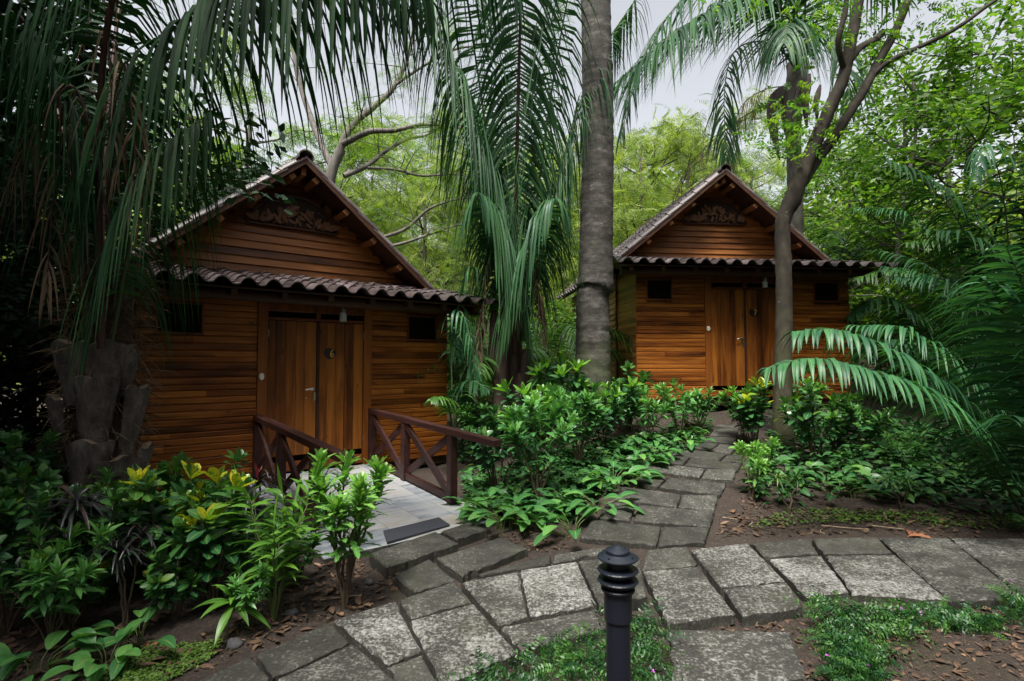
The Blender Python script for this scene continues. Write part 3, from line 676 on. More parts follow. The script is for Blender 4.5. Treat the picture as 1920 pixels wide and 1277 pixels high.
    for sx in (-1, 1):
        mb = MB(); x0, x1 = (-.687, -.022) if sx < 0 else (.022, .687); x = x0
        ws = np.array([.11, .125, .14, .13, .15])*rg.uniform(.9, 1.1, 5); ws *= (x1-x0)/ws.sum()
        for w_ in ws:
            Mx = np.eye(4); mb.cbox(x+.001, x+w_-.001, -.002+rg.normal(0,.001), .045, .262, 2.158, .004, rg.random()); x += w_
        for zz in (1.19, 1.75, .6):
            for x in np.arange(x0+.04, x1, .062): mb.box(x-.003, x+.003, -.0045, 0, zz-.003, zz+.003, 0)
        lf = mb.build('door_leaf', M['door'], c)
        mb = MB()
        for zz in (.42, 1.98): mb.cbox(sx*.686-.012, sx*.686+.012, -.022, -.004, zz-.05, zz+.05, .002)
        mb.build('hinge', M['hinge'], lf)
        if sx < 0:
            mb = MB(); mb.lathe([(0,0),(.026,0),(.026,.012),(.014,.016),(.012,.05),(0,.05)]); 
            hv = np.concatenate(mb.v); mb = MB()
            prof = [(.0,0),(.028,.0),(.028,.010),(.012,.014),(.012,.055)]
            for (r1,h1),(r2,h2) in zip(prof[:-1], prof[1:]):
                mb.tube([(-.075,-.004-h1,1.19),(-.075,-.0041-h2,1.19)], [max(r1,.001), r2], 14)
            mb.tube(spline([(-.075,-.052,1.19),(-.10,-.056,1.192),(-.15,-.058,1.188),(-.19,-.056,1.178)], 12), [.011]*9+[.010,.009,.006], 8)
            mb.build('handle', M['metal'], lf)
            mb = MB(); mb.cbox(-.058,-.026,-.012,-.003,1.02,1.14,.004); mb.tube([(-.16,-.003,1.06),(-.16,-.010,1.06)], .012, 10); mb.build('lock_plate', M['metal'], lf)
        else:
            mb = MB(); a = np.linspace(0, 2*math.pi, 21)[:-1]; cx, cz = .175, 1.705
            rr = .075*(1+.05*np.sin(a*3)); V = [(cx+r_*1.15*math.cos(t), -.022, cz+r_*math.sin(t)) for r_, t in zip(rr, a)] + [(cx+r_*1.2*math.cos(t), -.003, cz+r_*1.05*math.sin(t)) for r_, t in zip(rr, a)]
            mb.add(V, [list(range(20))]+[(i,(i+1)%20,(i+1)%20+20,i+20) for i in range(20)])
            np_ = mb.build('number_disc', M['plate'], lf)
            mb = MB(); ox, oz = .197, 1.705
            if num == 6: strokes(mb, [(ox+.018,oz+.055),(ox-.008,oz+.03),(ox-.022,oz-.008),(ox-.018,oz-.04),(ox+.004,oz-.05),(ox+.022,oz-.03),(ox+.012,oz-.004),(ox-.008,oz-.008),(ox-.02,oz-.022)], -.027, .0085)
            else:
                strokes(mb, [(ox-.026,oz+.036),(ox-.02,oz+.046),(ox+.004,oz+.046),(ox+.028,oz+.046)], -.027, .0085); strokes(mb, [(ox+.028,oz+.046),(ox+.012,oz+.012),(ox+.0,oz-.02),(ox-.006,oz-.05)], -.027, .0085)
            mb.build('number', M['gold'], np_)
    mb = MB(); mb.cbox(-.022,.022,-.016,.045,.262,2.158,.004,.05); mb.build('meeting_stile', M['darkwood'], fr)
    mb = MB(); a = np.linspace(0, 2*math.pi, 25)[:-1]
    V = [(-.77+.030*np.cos(t), -.05, 1.38+.044*np.sin(t)) for t in a] + [(-.77+.036*np.cos(t), -.03, 1.38+.05*np.sin(t)) for t in a]
    mb.add(V, [list(range(24))]+[(i,(i+1)%24,(i+1)%24+24,i+24) for i in range(24)]); mb.cbox(-.779,-.761,-.056,-.048,1.37,1.40,.002); mb.build('bell_push', M['white'], c)
    # jar lamp under the eave
    lx, lz = .26, 2.30
    mb = MB(); mb.lathe([(.0,lz-.14),(.045,lz-.135),(.05,lz-.12),(.05,lz-.03),(.036,lz)], (lx,-.28,0)); lamp = mb.build('lamp_jar', M['glass'], c)
    mb = MB(); mb.lathe([(.0,lz+.05),(.04,lz+.05),(.042,lz+.005),(.0,lz+.004)], (lx,-.28,0)); mb.tube([(lx,-.28,lz+.05),(lx,-.28,lz+.12)], .008, 6); mb.lathe([(0,lz-.1),(.02,lz-.09),(.025,lz-.06),(.015,lz-.01)], (lx,-.28,0), 12)
    mb.build('lamp_cap', M['hinge'], lamp)
    return c
cabin(P6, T6, 6, 'nearer wooden cabin with a gold number 6 on its door and a footbridge', 61)
cabin(P7, T7, 7, 'farther wooden cabin with a gold number 7 on its door', 72)

# ------------------------------------------------------------------ footbridge of the near cabin
def local(P, T, u, v, z):
    c, s = math.cos(T), math.sin(T); return np.array((P[0]+u*c-v*s, P[1]+u*s+v*c, P[2]+z))
def footbridge():
    rg = np.random.default_rng(3); zd = lambda v: .03+.062*v
    b = thing('footbridge', P6, 'sloping pale stone footbridge leading up to the double door number 6', 'footbridge', None, T6)
    mb = MB(); xs = np.linspace(-.98, 1.04, 6); ys = np.linspace(-3.12, -.06, 8)
    for i in range(5):
        for j in range(7):
            r = rg.random(); g = .0016; V = []
            for x in (xs[i]+g, xs[i+1]-g):
                for y in (ys[j]+g, ys[j+1]-g): V.append((x, y, zd(y)))
            mb.add(V, [(0,2,3,1)], (r,.5,.5,0))
    mb.build('tiled_deck', M['marble'], b)
    mb = MB(); V = []
    for y in (-3.125, -.05):
        for x in (-.985, 1.045):
            for d in (.004, .13): V.append((x, y, zd(y)-d))
    mb.add(V, [(0,2,6,4),(1,5,7,3),(0,1,3,2),(4,6,7,5),(0,4,5,1),(2,3,7,6)]); mb.build('slab_edge', M['stone'], b)
    for sx, lab in ((-.815, 'left hand dark red railing with crossed braces, behind the pale green shrub'), (.82, 'right hand dark red railing with crossed braces, its rail end free over the shrubs')):
        z0 = zd(0)
        r = thing('railing', local(P6, T6, sx, 0, z0), lab, 'railing', 'railings of the footbridge', T6)
        zt = lambda v: .83+.038*v - z0; zb_ = lambda v: zd(v)-z0+.055
        mb = MB(); mb.beam((0,-.02,zt(-.02)), (0,-3.27,zt(-3.27)), .11, .075, (0,0,1), .006, .6); mb.build('top_rail', M['rail'], r)
        mb = MB(); mb.beam((0,-.10,zb_(-.10)+.01), (0,-2.30,zb_(-2.30)+.01), .06, .085, (0,0,1), .005, .3); mb.build('bottom_rail', M['rail'], r)
        vp = (-.07, -1.16, -2.36)
        for v in vp:
            mb = MB(); mb.cbox(-.05, .05, v-.05, v+.05, zd(v)-z0-.02, zt(v)-.035, .006, rg.random()); mb.build('post', M['rail'], r)
        for v0, v1 in zip(vp[:-1], vp[1:]):
            for k in (0, 1):
                a, b_ = (v0-.05, v1+.05)
                z1, z2 = (zt(a)-.06, zb_(b_)+.07) if k == 0 else (zb_(a)+.07, zt(b_)-.06)
                mb = MB(); mb.beam((.018 if k else -.018, a, z1), (.018 if k else -.018, b_, z2), .036 if k else .04, .095, (0,0,1), .004, rg.random()); mb.build('brace', M['rail'], r)
footbridge()
def door_mat():
    q = [onz(x, y, -.128) for x, y in z5((325,212),(612,142),(668,180),(345,270))]; c = np.mean(q, 0)
    n0 = nrm(np.array(q[1])-q[0])
    mb = MB(); V = [(p-c)+(0,0,.012) for p in q]+[(p-c)+(0,0,-.004) for p in q]
    mb.add(V, [(0,1,2,3)]+[(i,i+4,(i+1)%4+4,(i+1)%4) for i in range(4)])
    c2 = np.array(c); 
    o = mb.build('door_mat', M['mat']); o.location = c2
    tag(o, 'dark grey rubber mat at the foot of the pale footbridge', 'mat')
door_mat()

# ------------------------------------------------------------------ bollard light
def bollard():
    d = 2.44; p = at(1158, 1022, d); zt = p[2]; zg = float(gz(p[0], p[1])); h = zt-zg
    b = thing('bollard_light', (p[0], p[1], zg), 'black louvred bollard light beside the stone path', 'bollard light')
    R = .088; q = R/.0375/1000
    mb = MB(); mb.lathe([(.0,h),(.012,h-.002),(.052,h-.020),(.054,h-.024),(.054,h-.034),(.089,h-.050),(.0905,h-.054),(.087,h-.058),(.05,h-.050)]); mb.build('cap', M['bollard'], b)
    for k in range(2):
        z = h-.104-.045*k
        mb = MB(); mb.lathe([(.048,z+.008),(.087,z+.002),(.0905,z-.003),(.086,z-.010),(.062,z-.031),(.048,z-.034)]); mb.build('louvre', M['bollard'], b)
    mb = MB(); mb.lathe([(.046,h-.05),(.046,h-.19)]); mb.build('lens', M['bollard'], b)
    mb = MB(); mb.lathe([(.05,h-.180),(.072,h-.183),(.075,h-.187),(.073,h-.196),(.064,h-.203),(.060,h-.205)]); mb.build('ring', M['bollard'], b)
    mb = MB(); mb.lathe([(.0,h-.200),(.0605,h-.201),(.0615,h-.206),(.0605,h-.320),(.059,h-.3225),(.053,h-.323),(.0525,h-.326)]); mb.build('collar', M['bollard'], b)
    mb = MB(); mb.lathe([(.053,h-.322),(.053,h-.45),(.0535,.012),(.08,.008),(.08,-.05)]); mb.build('post', M['bollard'], b)
    for a in (-2.3, -.7, .9, 2.4):
        mb = MB(); x, y = .072*math.cos(a), .072*math.sin(a); mb.tube([(x,y,h-.046),(x,y,h-.038)], .0055, 8); mb.build('screw', M['bollard'], b)
bollard()

# ------------------------------------------------------------------ palms
def palm_thing(name, base, label, cat='palm', group=None): return thing(name, base, label, cat, group)
class Rel:
    """builds in world space, links relative to a thing's base"""
    def __init__(s, t): s.t = t; s.b = np.array(t.location)
    def out(s, mb, name, mats):
        mb2 = mb; mb2.v = [v - s.b for v in mb2.v]; return mb2.build(name, mats, s.t)
def add_frond(R, pts, leaf='palm', stalk='rachis', name='frond', **kw):
    a, b = MB(), MB(); frond(a, b, pts, **kw)
    if leaf == 'dead' and name == 'frond': name = 'dry_frond'
    f = R.out(b, name, M[stalk]); 
    a.v = [v - R.b for v in a.v]; a.build('leaflets', M[leaf], f); return f

def left_palm():
    rg = np.random.default_rng(21); D0 = 5.2
    base = at(180, 985, D0); base[2] = gz(base[0], base[1]) - .02
    t = palm_thing('old_palm', base, 'massive old palm with cut frond bases, in front of the near cabin corner'); R = Rel(t)
    sc = D0/F
    mb = MB(); tz = np.linspace(base[2]-.1, at(185, 470, D0)[2], 26); cx = base[0]+np.linspace(0, .03, 26)
    rr = np.interp(np.linspace(0, 1, 26), [0, .5, .75, 1], [.36, .33, .27, .25])
    rr = rr*.72; phi = math.atan2(-base[0], base[1])
    mb.tube(np.stack([cx, np.full(26, base[1]+.05), tz], 1), rr, 20, jit=.07, rng=rg); R.out(mb, 'trunk', M['palmred'])
    boots = [(197,648,726,78,0),(122,648,745,60,-.5),(175,709,822,62,-.1),(250,729,850,48,.5),(102,745,820,48,-.9),(160,824,908,72,-.2),(207,858,930,80,.15),(265,842,928,38,.75),(130,903,965,46,-.5),(222,905,990,70,.3),(178,948,1005,70,0),(95,860,930,46,-1.0),(232,665,730,34,.8)]
    for x, y0, y1, w, ang in boots:
        top = at(x, y0, D0); bot = at(x, y1, D0); H = top[2]-bot[2]; Wd = w*sc*.62*math.cos(phi)
        rad = .27; mb = MB(); K, Nn = 11, 7; V = np.zeros((Nn, K, 2, 3))
        cen = np.array((base[0], base[1]+.05)); xo = x*0
        px = (top[0]-base[0]); tl = rg.uniform(-.28, .28); th0 = phi + math.asin(np.clip(px*math.cos(phi)/.38, -.97, .97))
        for i in range(Nn):
            s_ = i/(Nn-1); z = bot[2]-.06 + (H+.06)*s_; r = rad + .02 + .125*s_; half = Wd/.36*1.02*(.80+.20*s_-.12*(s_-.5)**2)
            for k in range(K):
                u = -1+2*k/(K-1); th = th0 + u*half + tl*(1-s_)
                bulge = .05*(1-u*u)*(1-.35*s_)
                for q, dr in ((0, bulge), (1, -.035*(1-u*u)-.012)):
                    rr_ = r+dr+(rg.normal(0,.006) if q == 0 else 0); V[i,k,q] = (cen[0]+math.sin(th)*rr_, cen[1]-math.cos(th)*rr_, z + (.022*math.sin(5*u+x)+rg.normal(0,.006) if i == Nn-1 else 0) + .03*(1-u*u)*(i == Nn-1))
        idx = lambda i, k, q: (i*K+k)*2+q; f = []; fc = []
        for i in range(Nn-1):
            for k in range(K-1): f.append((idx(i,k,0), idx(i,k+1,0), idx(i+1,k+1,0), idx(i+1,k,0))); f.append((idx(i,k,1), idx(i+1,k,1), idx(i+1,k+1,1), idx(i,k+1,1)))
            f += [(idx(i,0,0), idx(i+1,0,0), idx(i+1,0,1), idx(i,0,1)), (idx(i,K-1,0), idx(i,K-1,1), idx(i+1,K-1,1), idx(i+1,K-1,0))]
        for k in range(K-1): fc.append((idx(Nn-1,k,0), idx(Nn-1,k+1,0), idx(Nn-1,k+1,1), idx(Nn-1,k,1)))
        mb.add(V.reshape(-1, 3), f, (rg.random(),.5,.5,0), 0, True); mb.add(V.reshape(-1, 3), fc, None, 1)
        R.out(mb, 'frond_base', [M['boot'], M['bootcut']])
    mb = MB(); m = 1700; th = phi+rg.uniform(-1.7, 1.7, m); z = rg.uniform(base[2]+.2, at(0, 440, D0)[2], m); r = np.interp(z, [base[2], at(0,640,D0)[2], at(0,440,D0)[2]], [.30, .29, .24])
    Pp = np.stack([base[0]+np.sin(th)*r, base[1]+.05-np.cos(th)*r, z], 1); Dd = np.stack([np.sin(th)*.5+rg.normal(0,.6,m), -np.cos(th)*.5+rg.normal(0,.3,m), rg.normal(0,.6,m)], 1)
    leaves(mb, Pp, Dd, rdirs(rg, m), rg.uniform(.12, .35, m), .008, .7, 4, 'strap', 0, 0, None, rg, 2); R.out(mb, 'fibre', M['fibre'])
    A = lambda *p: [at(*q) for q in p]
    # standing frond stalks and their long hanging leaflets
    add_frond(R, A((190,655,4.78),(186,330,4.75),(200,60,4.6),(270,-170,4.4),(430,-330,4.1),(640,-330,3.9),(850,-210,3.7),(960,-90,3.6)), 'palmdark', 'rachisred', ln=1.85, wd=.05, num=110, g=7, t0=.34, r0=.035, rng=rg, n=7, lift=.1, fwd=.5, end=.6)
    add_frond(R, A((232,560,5.1),(240,400,5.0),(262,220,4.9),(320,100,4.8),(410,10,4.7),(530,-50,4.55),(670,-60,4.4),(800,-10,4.2)), 'palmdark', 'rachis', ln=1.65, wd=.05, num=95, g=7, t0=.18, r0=.03, rng=rg, n=7, lift=.1, fwd=.45, end=.6)
    add_frond(R, A((210,640,4.95),(250,430,4.85),(285,330,4.8),(330,260,4.75),(390,215,4.7)), 'palm', 'rachis', ln=1.45, wd=.045, num=44, g=9, t0=.2, r0=.02, rng=rg, n=7, lift=0, fwd=.3, end=.7)
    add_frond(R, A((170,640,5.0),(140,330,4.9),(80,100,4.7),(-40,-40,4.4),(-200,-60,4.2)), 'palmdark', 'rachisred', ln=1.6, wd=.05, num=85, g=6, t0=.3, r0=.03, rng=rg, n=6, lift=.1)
    add_frond(R, A((185,650,5.5),(200,250,5.8),(240,-60,6.2),(330,-250,7),(450,-260,8)), 'palmdark', 'rachisred', ln=1.6, wd=.045, num=56, g=5, t0=.3, r0=.03, rng=rg, n=6, lift=.1)
    add_frond(R, A((165,650,5.5),(120,250,6.0),(20,40,6.6),(-120,10,7)), 'palmdark', 'rachisred', ln=1.6, wd=.045, num=50, g=6, t0=.25, r0=.03, rng=rg, n=6, lift=.1)
    for pts, nm in (((( 205,420,4.7),(150,180,4.6),(100,190,4.5),(40,300,4.45),(0,420,4.4)),18), (((200,420,4.75),(215,200,4.6),(235,120,4.5),(250,240,4.5),(262,420,4.5)),14), (((160,520,4.9),(130,330,4.8),(110,300,4.75),(95,420,4.7),(88,560,4.7)),16), (((225,300,4.75),(200,60,4.7),(190,-20,4.65),(205,120,4.6),(215,330,4.6)),16)):
        add_frond(R, A(*pts), 'dead', 'rachisred', ln=.75, wd=.022, num=nm, g=6, t0=.3, r0=.014, rng=rg, n=6, lift=0, fwd=1.1, jit=.3, miss=.25)
left_palm()

def middle_palm():
    rg = np.random.default_rng(33); d = 9.6; KD = 9.6/8.2
    base = at(962, 850, d); base[2] = gz(base[0], base[1])
    t = palm_thing('red_stem_palm', base, 'short palm with red brown stem and tall drooping fronds, between the two cabins'); R = Rel(t)
    A = lambda *p: [at(x, y, e*KD) for x, y, e in p]
    mb = MB(); n = 24; top = at(955, 560, d); z = np.linspace(base[2]-.1, top[2], n); x = np.linspace(base[0], top[0], n)
    rr = np.interp(np.linspace(0,1,n), [0,.4,.8,1], [.21,.20,.2,.16]); mb.tube(np.stack([x, np.full(n, d), z], 1), rr, 16, jit=.05, rng=rg); R.out(mb, 'trunk', M['palmred'])
    for x0, y0, y1, w in ((985,655,720,20),(940,640,800,30),(975,700,785,26),(925,560,700,16)):
        mb = MB(); q = spline(A((x0-2,y1,8.0),(x0,(y0+y1)/2,7.96),(x0+3,y0,7.98)), 8); mb.tube(q, np.linspace(w*.5*d/F*1.1, w*.5*d/F*.85, 8), 10, jit=.05, rng=rg); R.out(mb, 'frond_base', M['palmred'])
    kw = dict(rng=rg, n=7)
    add_frond(R, A((965,660,8.0),(967,420,7.9),(972,170,7.5),(978,-40,7.0),(988,-260,6.3)), 'palm', 'rachisred', ln=2.1, wd=.06, num=120, g=6, t0=.2, r0=.045, lift=-.05, fwd=-.3, **kw)
    add_frond(R, A((945,650,8.1),(938,480,8.1),(915,350,7.9),(868,200,7.7),(820,60,7.5),(770,-60,7.3),(700,-120,7.1)), 'palm', 'rachis', ln=2.05, wd=.06, num=110, g=8, t0=.22, r0=.03, lift=.1, fwd=.35, end=.7, **kw)
    add_frond(R, A((985,640,8.2),(1005,500,8.2),(1030,400,8.1),(1075,240,8.0),(1120,110,8.1),(1190,0,8.3)), 'palm', 'rachis', ln=1.9, wd=.06, num=90, g=7, t0=.2, r0=.03, lift=.1, fwd=.4, end=.7, **kw)
    add_frond(R, A((950,640,8.3),(935,500,8.5),(905,360,8.7),(890,240,9.0),(860,130,9.4)), 'palm', 'rachis', ln=1.75, wd=.06, num=80, g=7, t0=.15, r0=.028, lift=.1, **kw)
    add_frond(R, A((970,640,8.0),(985,520,7.8),(1015,430,7.5),(1032,380,7.3),(1042,372,7.0)), 'palm', 'rachis', ln=1.75, wd=.06, num=60, g=8, t0=.2, r0=.028, lift=0, **kw)
    add_frond(R, A((948,640,7.95),(940,500,7.8),(920,420,7.6),(905,372,7.4),(896,360,7.1)), 'palm', 'rachis', ln=1.8, wd=.06, num=60, g=8, t0=.2, r0=.028, lift=0, **kw)
    add_frond(R, A((975,640,8.5),(990,400,9.0),(1020,150,9.8),(1060,-30,10.6)), 'palm', 'rachis', ln=1.75, wd=.045, num=50, g=3.5, t0=.2, r0=.03, **kw)
    add_frond(R, A((958,640,8.5),(960,350,9.0),(930,120,9.6),(880,-60,10.3)), 'palm', 'rachis', ln=1.75, wd=.045, num=50, g=3.5, t0=.2, r0=.03, **kw)
    add_frond(R, A((980,640,8.1),(1000,430,8.0),(1030,200,7.8),(1060,20,7.5),(1090,-120,7.1)), 'palm', 'rachis', ln=2.0, wd=.06, num=62, g=7, t0=.25, r0=.03, lift=.1, fwd=.2, **kw)
    add_frond(R, A((950,640,8.1),(935,430,8.0),(905,200,7.8),(880,30,7.4),(860,-120,6.9)), 'palm', 'rachis', ln=1.9, wd=.06, num=62, g=7, t0=.3, r0=.03, lift=.1, fwd=.2, **kw)
    add_frond(R, A((935,560,7.9),(900,520,7.7),(880,500,7.6),(865,560,7.6),(858,660,7.6)), 'areca', 'rachis', ln=.7, wd=.038, num=26, g=6, t0=.3, r0=.015, **kw)
    for pts in (((945,560,7.9),(925,470,7.8),(905,560,7.7),(895,700,7.7)), ((985,560,7.9),(1000,480,7.8),(1012,560,7.75),(1018,640,7.75))):
        add_frond(R, A(*pts), 'dead', 'rachisred', ln=.6, wd=.022, num=14, g=7, t0=.35, r0=.012, fwd=1.2, jit=.3, **kw)
middle_palm()

def coconut_trunk():
    rg = np.random.default_rng(4); b = onground(1112, 805); d = b[1]; b[2] = gz(b[0], d)
    t = palm_thing('tall_palm', b, 'tall straight grey palm trunk with ring scars and a mossy foot, between the cabins'); R = Rel(t)
    xs = [(1111,830,72),(1112,770,68),(1112,700,65),(1111,620,63),(1111,552,61),(1115,543,62),(1117,530,66),(1117,480,63),(1119,400,62),(1121,300,60),(1121,200,59),(1119,100,57),(1117,0,56),(1115,-150,54),(1110,-500,50),(1100,-900,46)]
    ctr = np.array([at(x, y, d) for x, y, w in xs]); wd = np.array([w*d/F/2 for *_, w in xs])
    n = 300; zz = np.linspace(ctr[0][2]-.1, ctr[-1][2], n); C = np.stack([np.interp(zz, ctr[:,2], ctr[:,q]) for q in range(3)], 1); C[:,2] = zz
    rr = np.interp(zz, ctr[:,2], wd); ph = np.cumsum(rg.uniform(.35, .75, n)); rr = rr*(1+.012*np.sin(ph*2)+rg.normal(0,.006,n))
    low = zz < at(0, 545, d)[2]; rr[low] *= 1+rg.normal(0, .012, low.sum())
    mb = MB(); mb.tube(C, rr, 26, jit=.012, rng=rg); R.out(mb, 'trunk', M['palmbark'])
    # torn lip of old bark
    mb = MB(); k = 30; a = np.linspace(-2.6, 1.2, k); z0 = at(0, 536, d)[2]; V = []
    for i, th in enumerate(a):
        ed = .05*math.sin(3*th)+rg.normal(0,.01) + (.10 if th > .6 else 0)
        for zz_, r_ in ((z0+.16, 1.0), (z0+.05, 1.05), (z0-.02-ed, 1.09), (z0-.02-ed, 1.04)):
            R0 = 65*d/F/2*r_; cx = at(1116, 540, d)[0]; V.append((cx+math.sin(th)*R0, d-math.cos(th)*R0, zz_))
    f = [(i*4+q, i*4+q+1, (i+1)*4+q+1, (i+1)*4+q) for i in range(k-1) for q in range(3)]; mb.add(V, f, None, 0, True); R.out(mb, 'bark_lip', M['palmbark'])
    top = C[-1]
    for k in range(7):
        a = k*.9+.3; dv = np.array((math.cos(a), math.sin(a), 0))
        add_frond(R, [top, top+dv*.9+(0,0,.9), top+dv*2.2+(0,0,1.2), top+dv*3.4+(0,0,.6), top+dv*4.2+(0,0,-.5)], 'palm', 'rachis', ln=.8, wd=.04, num=44, g=3, t0=.2, r0=.03, rng=rg)
coconut_trunk()

def back_palm():
    rg = np.random.default_rng(8); d = 14.5; b = at(1490, 600, d); b[2] = gz(b[0], d)
    t = palm_thing('crown_palm', b, 'palm whose crown arches over the farther cabin, with a brown hanging spathe'); R = Rel(t); A = lambda *p: [at(*q) for q in p]
    mb = MB(); q = spline([tuple(b)]+A((1492,400,d),(1488,250,d),(1496,120,d)), 40); mb.tube(q, np.interp(np.linspace(0,1,40), [0,.8,1], [.19,.19,.3])*(1+rg.normal(0,.02,40)), 14, jit=.03, rng=rg); R.out(mb, 'trunk', M['greybark'])
    for x, y0, y1, w in ((1470,150,255,15),(1510,140,240,16),(1530,160,230,12),(1488,170,290,13)):
        mb = MB(); mb.tube(spline(A((x+8,y0,d-.3),(x,(y0+y1)/2,d-.6),(x+3,y1,d-.55)), 9), np.array([.4,.8,1,1,.95,.85,.7,.5,.2])*w*d/F*.42, 8, jit=.08, rng=rg); R.out(mb, 'hanging_sheath', M['sheath'])
    mb = MB(); mb.tube(spline(A((1470,165,d-.4),(1452,190,d-.7),(1450,240,d-.75),(1462,300,d-.7)), 12), np.array([.5,.8,1,1.1,1.1,1.05,1,.85,.7,.5,.3,.1])*.15, 10, jit=.03, rng=rg); R.out(mb, 'spathe', M['sheath'])
    kw = dict(rng=rg, n=6)
    add_frond(R, A((1494,130,14.3),(1478,30,13.8),(1410,0,13.2),(1320,28,12.6),(1235,85,12),(1150,160,11.6)), 'palm', 'rachis', ln=2.5, wd=.07, num=105, g=1.9, t0=.1, r0=.05, lift=.15, fwd=.8, end=.55, **kw)
    add_frond(R, A((1494,130,14.4),(1440,-30,14.2),(1350,-50,13.6),(1260,20,13.2),(1200,120,13),(1165,250,12.9)), 'palm', 'rachis', ln=2.0, wd=.065, num=80, g=2.5, t0=.1, r0=.04, lift=.1, **kw)
    add_frond(R, A((1492,130,14.2),(1465,95,13.8),(1420,78,13.5),(1375,100,13.2),(1358,180,13.1),(1363,310,13.1)), 'palm', 'rachis', ln=1.5, wd=.05, num=52, g=4, t0=.12, r0=.03, lift=.05, **kw)
    add_frond(R, A((1496,130,14.2),(1510,10,13.7),(1500,-80,13.0),(1440,-130,12.2)), 'palm', 'rachis', ln=1.9, wd=.06, num=52, g=3.5, t0=.1, r0=.04, **kw)
    add_frond(R, A((1498,130,14.2),(1535,60,13.8),(1570,60,13.4),(1590,120,13.1),(1592,200,13)), 'palm', 'rachis', ln=1.7, wd=.055, num=50, g=4, t0=.1, r0=.03, **kw)
    add_frond(R, A((1500,130,14.6),(1540,0,15),(1620,-40,15.6),(1700,0,16)), 'palm', 'rachis', ln=1.9, wd=.06, num=48, g=3, t0=.1, r0=.03, **kw)
    add_frond(R, A((1494,130,14.0),(1490,60,13.3),(1478,40,12.6),(1470,80,12.0)), 'palm', 'rachis', ln=1.9, wd=.06, num=46, g=5, t0=.1, r0=.03, **kw)
    add_frond(R, A((1494,130,14.7),(1440,20,15.4),(1380,0,16.2),(1300,60,17)), 'palm', 'rachis', ln=1.9, wd=.06, num=46, g=3, t0=.1, r0=.03, **kw)
    add_frond(R, A((1480,180,14.6),(1400,215,14.4),(1330,270,14.2),(1280,330,14.1),(1255,400,14.1)), 'dead', 'rachis', ln=1.0, wd=.03, num=40, g=5, t0=.2, r0=.02, jit=.3, **kw)
    add_frond(R, A((1485,160,14.9),(1430,170,15.2),(1385,210,15.4),(1370,320,15.5)), 'dead', 'rachis', ln=.9, wd=.03, num=36, g=5, t0=.2, r0=.02, jit=.3, **kw)
back_palm()

